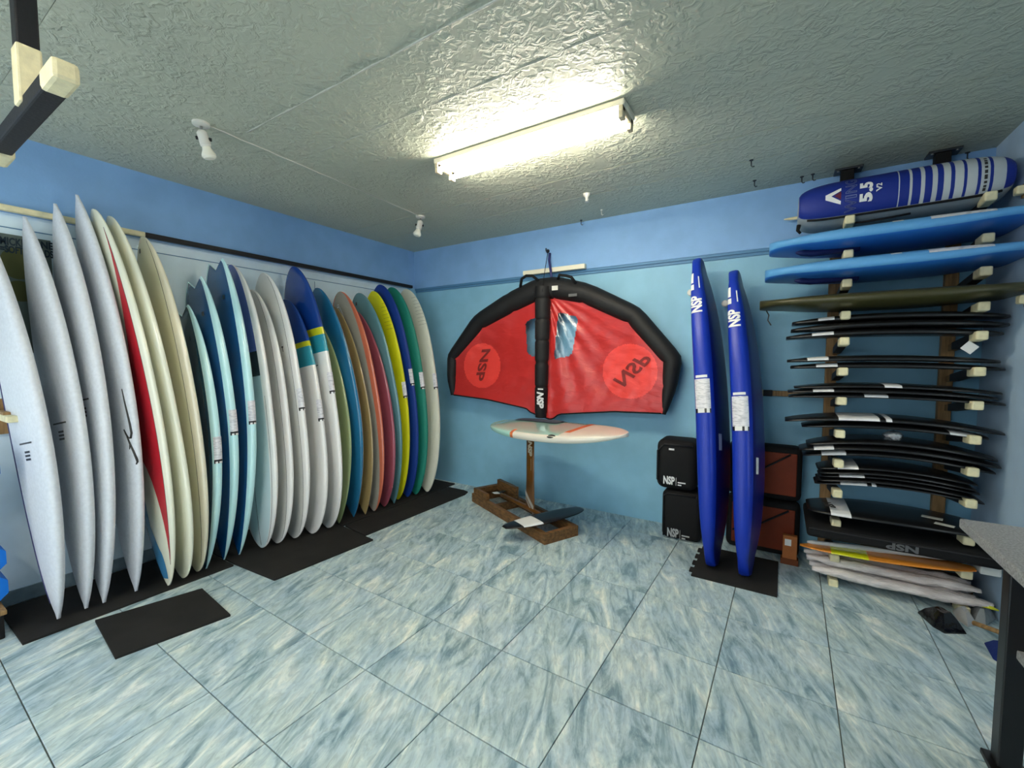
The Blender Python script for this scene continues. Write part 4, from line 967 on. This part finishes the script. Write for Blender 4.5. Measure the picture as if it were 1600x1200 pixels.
# boards on the upper rows
LIGHTB = mat('light_blue_foam', (92, 158, 212), 0.5, 0.35, bump=0.06, bscale=260); MIDB = mat('light_blue_shaded', (40, 110, 190), 0.4, 0.4)  # second blue is darker: shading on the board undersides put into the colour
OLIVE = mat('olive_slick', (62, 60, 30), 0.35, 0.45, bump=0.05, bscale=200)
NVY = mat('navy_neoprene', (14, 26, 78), 0.6, 0.3, bump=0.1, bscale=120)
def rack_board(row, xn, lab, mats, rule, th, sock=True, W=0.63, ztilt=0.0, lblx=(4.36, 4.60)):
    z = top(row) + th / 2 + 0.002
    b = Board(V(xn, -0.375, z + 0.012), V(4.76, -0.375, z + 0.012 + ztilt), W, th, wdir=(0, -1, 0), bot=(2.5, 0.5, 0.14), top=(4.0, 0.5, 0.8), sw=0.72, rocker=0.012, e=0.7, endth=0.72)
    if b.N.z < 0: b.rk = -b.rk
    up = 1 if b.N.z > 0 else -1
    b.build('foam_surfboard', mats, (lambda t, p: rule(up * superell(p)[1])), label=lab, cat='surfboard', group='boards on the wall rack')
    if lblx:
        k0, k1 = [(x - xn) / (4.755 - xn) for x in lblx]
        b.patch('care_label', [PAPER, WHITE], k0, k1, R(6) * up, R(62) * up, 0.0016, 10, 6, lambda i, k: 0)
        k = (4.21 - xn) / (4.755 - xn)
        b.patch('small_print', [WHITE], k, k + 0.04, R(20) * up, R(34) * up, 0.0016, 2, 2)
    if sock:
        pts = [V(3.80, -0.50, z - th / 2 - 0.006), V(3.84, -0.47, z - th / 2 - 0.020), V(4.015, -0.45, z - th / 2 - 0.020)]
        MB().tube([V(3.78, -0.52, z - 0.052), V(3.81, -0.50, z - 0.055), V(3.86, -0.47, z - 0.056), V(4.10, -0.46, z - 0.050)], [0.008, 0.018, 0.022, 0.022], 10).build('leash_sleeve', NVY, b.o, smooth=True)
    return b
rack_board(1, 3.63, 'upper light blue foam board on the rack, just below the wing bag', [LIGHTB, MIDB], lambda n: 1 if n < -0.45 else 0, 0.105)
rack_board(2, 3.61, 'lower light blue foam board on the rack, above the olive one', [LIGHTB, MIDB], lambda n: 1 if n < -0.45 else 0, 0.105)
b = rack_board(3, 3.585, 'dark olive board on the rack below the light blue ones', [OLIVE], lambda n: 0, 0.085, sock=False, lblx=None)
pz = b.B.z
MB().tube([V(3.625, -0.36, pz - 0.035), V(3.64, -0.37, pz - 0.065), V(3.635, -0.37, pz - 0.10), V(3.655, -0.38, pz - 0.135)], 0.004, 6).build('leash_string', METAL, b.o, smooth=True)

# hydrofoil wings stacked on the rack
def foil_wing(row, i, xl, xr, z, label, chord=0.22, thick=0.026, droop=0.02, y=-0.40, decal=None, ztilt=0.0, sweep=0.03, group=None):
    c = V((xl + xr) / 2, y, z + thick * 0.25 + droop * 0.5)
    ax = V(1, 0, ztilt).normalized()
    vs, fs, fm = wing_mesh('x', c, xr - xl, chord, thick, -sweep, droop, ax, V(0, -1, 0), BLACKG, None, n=36, tip=0.42, decal=decal)
    o = mk('hydrofoil_wing', vs, [f[::-1] for f in fs], [BLACKG, WHITE], origin=c, fm=fm, smooth=True)
    return tag(o, label, 'hydrofoil wing', group or 'black hydrofoil wings on the rack')
ordn = ['bottom', 'second', 'third', 'fourth', 'top']
rowname = {4: 'just under the olive board', 5: 'on the second foil tier below the olive board', 6: 'on the third foil tier below the olive board', 7: 'on the clear-wrapped tier', 8: 'on the tier at bag-top height', 9: 'on the crowded five-wing tier'}
def place(row, k, n): return {0: 'bottom', n - 1: 'top'}.get(k, 'middle' if n == 3 else ordn[k])
def stack(row, spec, tk=0.03, kz=1.2):
    n = len(spec)
    for k, (xl, xr, dz, droop, decal, extra) in enumerate(spec):
        lab = extra + ' black hydrofoil wing, ' + place(row, k, n) + ' of those ' + rowname[row]
        foil_wing(row, k, xl, xr, top(row) - 0.022 + dz * kz, lab, droop=droop, decal=decal, chord=0.34 + 0.015 * (k % 2), y=-0.325 - 0.012 * (k % 2), thick=tk)
stack(4, [(3.745, 4.73, 0.000, 0.022, ((-0.72, -0.52),), 'white-striped'), (3.77, 4.745, 0.026, 0.022, None, 'plain'), (3.775, 4.75, 0.052, 0.022, ((-0.72, -0.58),), 'faintly striped')], 0.06, 1.8)
stack(5, [(3.775, 4.745, 0.000, 0.016, ((-0.70, -0.50),), 'white-striped'), (3.755, 4.72, 0.030, 0.016, ((-0.78, -0.54),), 'white-tipped')], 0.052, 1.4)
stack(6, [(3.77, 4.755, 0.000, 0.022, ((-0.20, 0.02),), 'centre-striped'), (3.765, 4.72, 0.024, 0.022, ((-0.70, -0.52),), 'white-striped'), (3.80, 4.74, 0.046, 0.022, ((-0.06, 0.10),), 'narrow-striped')], 0.038, 1.3)
stack(7, [(3.85, 4.70, 0.000, 0.03, ((0.60, 0.9),), 'clear wrapped'), (3.755, 4.755, 0.034, 0.04, ((-0.42, -0.04), (-0.01, 0.03)), 'broad white striped')], 0.044, 1.08)
stack(8, [(3.86, 4.735, 0.000, 0.05, ((-0.8, -0.5),), 'white-edged'), (3.84, 4.75, 0.032, 0.05, ((-0.86, -0.62), (-0.58, -0.54)), 'white double striped'), (3.88, 4.74, 0.064, 0.05, None, 'plain')], 0.042, 1.12)
stack(9, [(3.93, 4.70, 0.000, 0.04, ((-0.66, -0.32), (-0.28, -0.22)), 'bold white striped'), (3.94, 4.67, 0.022, 0.04, None, 'plain'), (3.95, 4.68, 0.044, 0.04, ((-0.7, -0.4),), 'grey-striped'), (3.95, 4.66, 0.066, 0.04, None, 'plain matt'), (3.94, 4.67, 0.088, 0.04, ((-0.72, -0.42),), 'thin-striped')], 0.028, 1.12)
# crumpled clear wrap hanging off the seventh row, paper tag on the fourth
def crumple(name, c, s, label, material, n=10, seed=1, top_level=True, parent=None, flat=1.0):
    bm = bmesh.new(); bmesh.ops.create_icosphere(bm, subdivisions=3, radius=1)
    for v in bm.verts:
        d = v.co.copy(); k = 1 + 0.35 * mnoise.noise(d * 2.3 + V(seed, seed * 2, 0)) + 0.15 * mnoise.noise(d * 6 + V(0, seed, 3))
        v.co = V(d.x * s[0] * k, d.y * s[1] * k, d.z * s[2] * k)
    zmin = min(v.co.z for v in bm.verts)
    vs = [v.co + Vector(c) for v in bm.verts]; bm.verts.index_update(); fs = [tuple(v.index for v in f.verts) for f in bm.faces]; bm.free()
    return mk(name, vs, fs, material, parent=parent, origin=None if parent is not None else c, smooth=True)
o = crumple('plastic_bag', V(4.30, -0.44, top(7) - 0.045), (0.045, 0.03, 0.03), '', WRAP, seed=4); tag(o, 'small crumpled clear plastic bag hanging under the wrapped hydrofoil wing', 'plastic bag')
p = at(1515, 543, 1, -0.42)
tgo = thing('paper_tag', 'white diamond paper tag hanging below the highest hydrofoil wings', 'tag', (p.x, p.y, p.z))
MB().box((-0.027, -0.0012, -0.027), (0.027, 0.0012, 0.027), M=Matrix.Translation(p) @ Matrix.Rotation(0.7, 4, 'Y')).build('card', WHITE, tgo)
MB().tube([p + V(0, 0, 0.036), p + V(0.0, 0.01, 0.06), p + V(0.01, 0.02, top(4) - p.z + 0.012)], 0.0012, 5).build('string', WHITEP, tgo)
# the wide black wing of tier ten
vs, fs, fm = wing_mesh('x', V(4.325, -0.36, top(10) + 0.025), 0.86, 0.46, 0.035, 0.0, 0.02, V(1, 0, 0), V(0, -1, 0), BLACK, None, n=44, tip=0.45, decal=((-0.74, -0.56), (-0.53, -0.50)))
o = mk('hydrofoil_wing', vs, [f[::-1] for f in fs], [BLACKG, WHITE], origin=(4.30, -0.36, top(10)), fm=fm, smooth=True)
tag(o, 'widest black hydrofoil wing with a white band, lying under the crowded foil tier', 'hydrofoil wing', 'black hydrofoil wings on the rack')
text('lettering', 'NSP', 0.07, PIN, frame(V(4.005, -0.44, top(10) + 0.047), (0.2, -1, 0), (1, 0.2, 0)), o, bold=0.002, width=0.11)
for (x, y, rz, sc) in ((4.50, -0.40, -0.3, 1.0), (4.53, -0.50, -0.4, 0.9)):
    MB().box((-0.045 * sc, -0.022 * sc, 0), (0.045 * sc, 0.022 * sc, 0.0015), M=Matrix.Translation((x, y, top(10) + (0.047 if y > -0.45 else 0.043))) @ Matrix.Rotation(rz, 4, 'Z')).build('paper_label', mat('dull_label', (196, 196, 186), 0.5, 0.3), o)
# flat black bag on tier eleven, drooping in front
fbag = thing('flat_foil_bag', 'flat black padded foil bag with faint lettering above the orange board', 'bag', (4.32, -0.34, top(11)))
zf = top(11) + 0.062
soft_box('body', (3.89, -0.60, zf), (4.745, -0.06, zf + 0.066), 0.02, BLACK, fbag)
text('lettering', 'NSP', 0.05, mat('faint_print', (92, 92, 94), 0.5, 0.3), frame(V(4.34, -0.6012, zf + 0.033), (-1, 0, 0), (0, 0, -1)), fbag, bold=0.002, width=0.14)
MB().tube([V(3.90, -0.602, zf + 0.055), V(4.735, -0.602, zf + 0.055)], 0.004, 6).build('zip', PAD, fbag)
# orange foil board and white padded sleeve on tier eleven
OR = mat('orange_board', (214, 134, 44), 0.3, 0.5, coat=0.3)
ob = Board(V(3.86, -0.50, top(11, 0) + 0.016), V(4.66, -0.50, top(11, 1) + 0.014), 0.20, 0.020, wdir=(0, -1, 0), bot=(2.0, 0.7, 0.1), top=(2.2, 0.7, 0.3), sw=0.55, rocker=0, endth=0.5)
ob.build('orange_plank', [OR, YELLOWB], lambda t, p: 1 if 0.20 < t < 0.42 else 0, cuts=(0.20, 0.42), label='thin orange foil plank with a yellow tape band on the low rack arms', cat='plank')
sl = thing('padded_sleeve', 'long white quilted sleeve lying on the thin orange plank', 'sleeve', (4.3, -0.42, top(11) + 0.03))
zt_ = lambda x: top(11, 0) + (top(11, 1) - top(11, 0)) * (x - 4.04) / 0.585
SLV = mat('white_sleeve', (206, 208, 204), 0.5, 0.3, bump=0.3, bscale=30, var=0.05)
MB().tube([V(x, -0.47, zt_(x) + 0.045) for x in (3.90, 3.93, 4.2, 4.5, 4.66)], [0.006, 0.014, 0.016, 0.016, 0.014], 12).build('roll', SLV, sl, smooth=True)
MB().bbox((4.672, -0.53, zt_(4.62) + 0.000), (4.755, -0.40, zt_(4.62) + 0.056), 0.008, seg=2).build('flap', SLV, sl)
# plastic-wrapped bundles on the lowest arms
PINKW = mat('wrapped_white', (226, 216, 212), 0.18, 0.8, bump=1.0, bscale=60, var=0.08, vscale=14, stretch=(0.5, 2, 2))
for k, (y, z, xl, xr, r, lab) in enumerate(((-0.50, 0.0, 3.93, 4.74, 0.036, 'foremost'), (-0.46, 0.055, 3.90, 4.70, 0.034, 'upper'), (-0.42, 0.0, 3.92, 4.69, 0.036, 'second'), (-0.34, 0.0, 3.91, 4.70, 0.036, 'third'), (-0.38, 0.058, 3.89, 4.68, 0.034, 'rear upper'))):
    zb_ = top(12) + 0.034 + z; pts = []; rr = []
    for i in range(70):
        f = i / 69; x = xl + (xr - xl) * f
        pts.append(V(x, y + 0.006 * math.sin(f * 9 + k), zb_ + 0.003 * math.sin(f * 14 + k * 2)))
        rr.append(r * (0.4 + 0.6 * min(1, f * 7, (1 - f) * 7)) * (1 + 0.10 * mnoise.noise(V(f * 12, k, 0))))
    mb_ = MB().tube(pts, rr, 18, sx=0.8)
    for v in mb_.v:                                            # crinkled film
        w_ = mnoise.noise(V(v.x * 22, v.y * 60, v.z * 60 + k * 5)) * 0.005 + mnoise.noise(V(v.x * 60, v.y * 120, v.z * 120 + k * 9)) * 0.003
        v.y += w_; v.z += w_ * 0.8
    o = mb_.build('wrapped_bundle', PINKW, smooth=True)
    tag(o, {'foremost': 'foremost plastic-wrapped white bundle on the lowest rack arms', 'upper': 'upper front plastic-wrapped bundle of the lowest rack arms', 'second': 'plastic-wrapped bundle lying just behind the foremost one', 'third': 'rearmost plastic-wrapped bundle on the lowest rack arms', 'rear upper': 'upper rear plastic-wrapped bundle resting on the lower ones'}[lab], 'bundle', 'plastic-wrapped bundles')
    if k == 0: MB().tube([V(4.70, y, zb_), V(4.755, y - 0.02, zb_ - 0.01)], [0.018, 0.004], 8).build('yellow_tip', YELLOWB, o, smooth=True)

# wing bag on the top arms
BAGB = mat('bag_blue', (22, 44, 132), 0.55, 0.3, bump=0.08, bscale=120); BAGG = mat('bag_grey', (150, 158, 160), 0.6, 0.3, bump=0.1, bscale=80)
BAGS = mat('bag_stripe', (186, 192, 194), 0.5, 0.3)
wbz = top(0) + 0.135 - 0.055
bx0, bx1 = 3.785, 4.725
WN = 70; WK = 28
wv = []; wf = []; wm = []
def bag_pt(f, a):
    e = 1 - abs(2 * f - 1) ** 6; r = 0.135 * (0.55 + 0.45 * max(0, e) ** 0.5) * (1.05 - 0.14 * f * 0.4)
    c, s_ = math.cos(a), math.sin(a)
    c = math.copysign(abs(c) ** 0.8, c); s_ = math.copysign(abs(s_) ** 0.8, s_)
    return V(bx0 + (bx1 - bx0) * f, -0.33 - 0.19 * c * (0.8 + 0.2 * max(0, e)), wbz + r * s_ + 0.012 * f)
SBX = [(0.500, 0.505), (0.550, 0.562), (0.600, 0.618), (0.650, 0.672), (0.698, 0.728), (0.745, 0.782), (0.795, 0.838), (0.852, 0.888), (0.902, 0.955)]
fs_ = sorted(set([i / WN for i in range(WN + 1)] + [x for ab in SBX for x in ab]))
fs_[0] = 0.001; fs_[-1] = 0.999
for f in fs_:
    for k in range(WK): wv.append(bag_pt(f, 2 * math.pi * k / WK))
for i in range(len(fs_) - 1):
    fmid = (fs_[i] + fs_[i + 1]) / 2
    for k in range(WK):
        a = 360 * (k + 0.5) / WK
        wf.append((i * WK + k, i * WK + (k + 1) % WK, (i + 1) * WK + (k + 1) % WK, (i + 1) * WK + k))
        blue = a < 100 or a > 318
        wm.append((2 if any(x0_ < fmid < x1_ for x0_, x1_ in SBX) else 0) if blue else 1)
n0 = len(wv); wv += [bag_pt(0.0, 0) * 0 + V(bx0 - 0.004, -0.33, wbz), V(bx1 + 0.004, -0.33, wbz + 0.012)]
for k in range(WK):
    wf.append((k, n0, (k + 1) % WK)); wm.append(1); q = (len(fs_) - 1) * WK; wf.append((q + k, q + (k + 1) % WK, n0 + 1)); wm.append(0)
wbag = mk('wing_bag', wv, [f[::-1] for f in wf], [BAGB, BAGG, BAGS], origin=((bx0 + bx1) / 2, -0.33, top(0)), fm=wm, smooth=True)
tag(wbag, 'blue wing bag with white stripes lying on the topmost rack arms', 'bag')
def bag_text(s, f0, a0, size, width, m_, bold, outline=False, shear=0.0):
    """reads upwards along the bag's front"""
    def warp(v):
        p = bag_pt(f0 + v.y * -1.0 / (bx1 - bx0) * -1 * -1, math.radians(a0) + v.x / 0.15); n = V(0, p.y + 0.33, (p.z - wbz) * 1.4)
        return p + n.normalized() * 0.003
    return text('lettering', s, size, m_, None, wbag, bold=bold, width=width, warp=warp, outline=outline, extr=0, shear=shear)
bag_text('WING', 0.276, 6, 0.075, 0.20, mat('bag_outline_print', (120, 132, 176), 0.5, 0.3), 0.0, True)
bag_text('5.5', 0.35, 5, 0.075, 0.10, WHITE, 0.004)
bag_text('V2', 0.41, 8, 0.035, 0.04, WHITE, 0.001)
for k in range(9):
    a0 = -34 + k * 8.6; q = [bag_pt(f, R(a)) + V(0, -0.0025, 0.0012) for f, a in ((0.864, a0), (0.877, a0), (0.877, a0 + (5.2 if k % 3 else 7.4)), (0.864, a0 + (5.2 if k % 3 else 7.4)))]
    MB().add(q, [(0, 1, 2, 3)]).build('small_print', PIN, wbag)
def chevron():
    m = MB(); pts = [(0.222, -5), (0.222, -12), (0.142, 0), (0.142, 8), (0.222, 20), (0.222, 13), (0.172, 4)]
    f = lambda q: bag_pt(q[0], math.radians(q[1])) + V(0, -0.003, 0.0015)
    P = [f(q) for q in pts]
    m.add(P, [(0, 1, 2, 6), (2, 3, 6), (3, 4, 5, 6)]); m.build('emblem', WHITE, wbag)
    m = MB(); Q = [f(q) for q in ((0.222, -2.5), (0.187, 4), (0.222, 11))]; m.add(Q, [(0, 1, 2)]); m.build('emblem_core', mat('emblem_red', (96, 34, 56), 0.5, 0.3), wbag)
chevron()
MB().tube([bag_pt(f / 20, math.radians(-42)) + V(0, -0.003, -0.003) for f in range(1, 20)], 0.007, 6).build('zip', BLACK, wbag, smooth=True)
MB().tube([V(4.02, -0.46, wbz - 0.135), V(4.10, -0.47, wbz - 0.145), V(4.20, -0.47, wbz - 0.14), V(4.32, -0.47, wbz - 0.132)], 0.006, 6).build('carry_strap', BLACK, wbag, smooth=True)
MB().tube([V(3.79, -0.42, wbz - 0.10), V(3.785, -0.43, wbz - 0.135), V(3.80, -0.43, wbz - 0.155)], [0.012, 0.010, 0.008], 8).build('cord_lock', BLACK, wbag, smooth=True)
p = at(1225, 343, 1, -0.09); q = at(1244, 341, 1, -0.09)
sp_ = thing('fin_tip', 'cream fin tip poking out behind the left end of the wing bag', 'fin', (q.x, -0.09, q.z))
MB().tube([p, (p + q) / 2, V(q.x + 0.1, -0.09, q.z), V(q.x + 0.15, -0.09, q.z - 0.0)], [0.004, 0.010, 0.014, 0.014], 8).build('blade', CREAM, sp_, smooth=True)
MB().tube([V(q.x + 0.15, -0.09, q.z), V(q.x + 0.15, -0.03, q.z)], 0.012, 8).build('peg', CREAM, sp_, smooth=True)
# ceiling brackets and toothed strap above the bag
for (x, lab) in ((4.06, 'left black ceiling bracket above the wing bag'), (4.52, 'right black ceiling bracket above the wing bag')):
    t = thing('ceiling_bracket', lab, 'bracket', (x, -0.12, H), 'black ceiling brackets')
    MB().bbox((x - 0.075, -0.17, H - 0.012), (x + 0.075, -0.06, H), 0.002).build('plate', METAL, t)
    MB().bbox((x - 0.04, -0.155, H - 0.13), (x + 0.03, -0.085, H - 0.012), 0.004).build('hanger', BLACK, t)
    for dx in (-0.055, 0.055): MB().lathe([(0.008, 0), (0.008, 0.004)], (x + dx, -0.15, H - 0.012), V(0, 0, -1), 8).build('bolt', STEEL, t)
t = thing('toothed_bar', 'black toothed bar running between the two ceiling brackets', 'bar', (4.30, -0.12, H - 0.11))
MB().box((4.09, -0.135, H - 0.125), (4.48, -0.105, H - 0.105)).build('bar', BLACK, t)
for k in range(11): MB().box((4.10 + k * 0.035, -0.135, H - 0.105), (4.118 + k * 0.035, -0.105, H - 0.092)).build('tooth', BLACK, t)

# ------------------------------------------------------------------ clutter below the rack
BLP = mat('black_plastic_bag', (14, 15, 17), 0.22, 0.6, bump=0.6, bscale=22)
pb = MB()
P = [at(u, v, 2, 0.0) for u, v in ((1434, 958), (1462, 960), (1494, 974), (1510, 991), (1476, 990), (1458, 980))]
def sheet(name, pts, h, material, seed, label, cat):
    c = sum(pts, Vector()) / len(pts); n = len(pts); rings = [0.0, 0.35, 0.7, 1.0]; vs = [V(c.x, c.y, h)]; fs = []
    for ri, r in enumerate(rings[1:]):
        for k in range(n * 4):
            i = k // 4; f = (k % 4) / 4; e = pts[i].lerp(pts[(i + 1) % n], f); z = h * (1 - r ** 2) + 0.012 * (1 + mnoise.noise(V(e.x * 30 * r, e.y * 30 * r, seed))) * (1 - 0.5 * r) + 0.002
            vs.append(V(c.x + (e.x - c.x) * r, c.y + (e.y - c.y) * r, z))
    m_ = n * 4
    for k in range(m_): fs.append((0, 1 + k, 1 + (k + 1) % m_))
    for ri in range(2):
        for k in range(m_): fs.append((1 + ri * m_ + k, 1 + (ri + 1) * m_ + k, 1 + (ri + 1) * m_ + (k + 1) % m_, 1 + ri * m_ + (k + 1) % m_))
    b_ = len(vs); vs += [V(vs[1 + 2 * m_ + k].x, vs[1 + 2 * m_ + k].y, 0.0) for k in range(m_)]
    for k in range(m_): fs.append((1 + 2 * m_ + k, b_ + k, b_ + (k + 1) % m_, 1 + 2 * m_ + (k + 1) % m_))
    fs.append(tuple(b_ + k for k in range(m_))[::-1])
    fs = [f[::-1] for f in fs]
    return tag(mk(name, vs, fs, material, origin=(c.x, c.y, 0), auto=0.6), label, cat)
sheet('plastic_sack', P, 0.075, BLP, 1.0, 'glossy black plastic sack crumpled on the tiles under the rack', 'sack')
GRYP = mat('grey_plastic', (170, 172, 174), 0.3, 0.5, bump=0.5, bscale=20)
sheet('plastic_package', [at(u, v, 2, 0.0) for u, v in ((1488, 956), (1510, 956), (1526, 978), (1512, 980), (1496, 968))], 0.05, GRYP, 2.0, 'pale plastic package behind the black sack', 'package')
sheet('plastic_package', [at(u, v, 2, 0.0) for u, v in ((1512, 955), (1545, 950), (1556, 968), (1540, 978), (1522, 975))], 0.06, mat('clear_grey_plastic', (138, 142, 146), 0.2, 0.6, bump=0.6, bscale=30), 3.0, 'grey shiny plastic package beside the blue cloth', 'package')
CLOTH = mat('blue_cloth', (30, 48, 112), 0.8, 0.2, bump=0.3, bscale=40)
sheet('blue_cloth', [V(4.63, -0.78, 0), V(4.765, -0.74, 0), V(4.765, -1.02, 0), V(4.69, -1.04, 0), V(4.62, -0.92, 0)], 0.07, CLOTH, 4.0, 'crumpled dark blue cloth on the tiles beside the table leg', 'cloth')
t = thing('wood_handle', 'short wooden handle with a dark ring end lying on the blue cloth', 'tool', (4.66, -0.80, 0.09))  # wooden handle with a maroon ring at one end
MB().tube([V(4.60, -0.74, 0.075), V(4.66, -0.82, 0.095), V(4.68, -0.85, 0.095)], 0.012, 8).build('shaft', WOOD, t, smooth=True)
MB().tube([V(4.68 + 0.022 * math.cos(a * math.pi / 6), -0.87 + 0.022 * math.sin(a * math.pi / 6), 0.097) for a in range(13)], 0.007, 6).build('ring', mat('maroon_rubber', (70, 24, 22), 0.5, 0.4), t, smooth=True)
bl = MB().bbox((4.30, -0.24, 0.0), (4.74, -0.06, 0.075), 0.02, seg=3).build('brown_board', mat('brown_lid', (104, 66, 36), 0.45, 0.4, var=0.12, vscale=8), auto=0.8); tag(bl, 'brown wooden slab on the floor in the corner under the rack', 'board')

# ------------------------------------------------------------------ grey table at the right edge
TX0, TY1, TZ = 4.285, -1.64, 0.85
tb = thing('work_table', 'grey speckled table with black legs at the right edge', 'table', (4.5, -2.3, 0))
GRYT = mat('speckled_grey', (138, 138, 138), 0.6, 0.3, bump=0.08, bscale=300, var=0.12, vscale=160)
MB().bbox((TX0, -3.05, TZ - 0.035), (XR - 0.005, TY1, TZ), 0.006).build('table_top', GRYT, tb)
BLM = mat('black_leg', (18, 18, 20), 0.4, 0.5)
for x in (4.425, 4.70):
    for y in (-1.69, -2.98):
        MB().bbox((x - 0.03, y - 0.03, 0.02), (x + 0.03, y + 0.03, TZ - 0.035), 0.004).build('leg', BLM, tb); MB().bbox((x - 0.05, y - 0.05, 0), (x + 0.05, y + 0.05, 0.02), 0.004).build('foot', BLM, tb)
MB().bbox((4.42, -3.0, 0.42), (XR - 0.01, -1.72, 0.45), 0.004).build('lower_shelf', GRYT, tb)
cs = thing('dark_case', 'dark rounded case standing on the grey table below the window', 'case', (4.66, -1.80, TZ))
soft_box('body', (4.60, -1.86, TZ), (4.755, -1.70, TZ + 0.13), 0.03, BLACK, cs)
MB().tube([V(4.64, -1.78, TZ + 0.125), V(4.655, -1.78, TZ + 0.15), V(4.70, -1.78, TZ + 0.15), V(4.715, -1.78, TZ + 0.125)], 0.006, 8).build('grip', BLM, cs, smooth=True)
# every part of a thing keeps plain parenting; ceiling panels and tiles are pieces of the setting
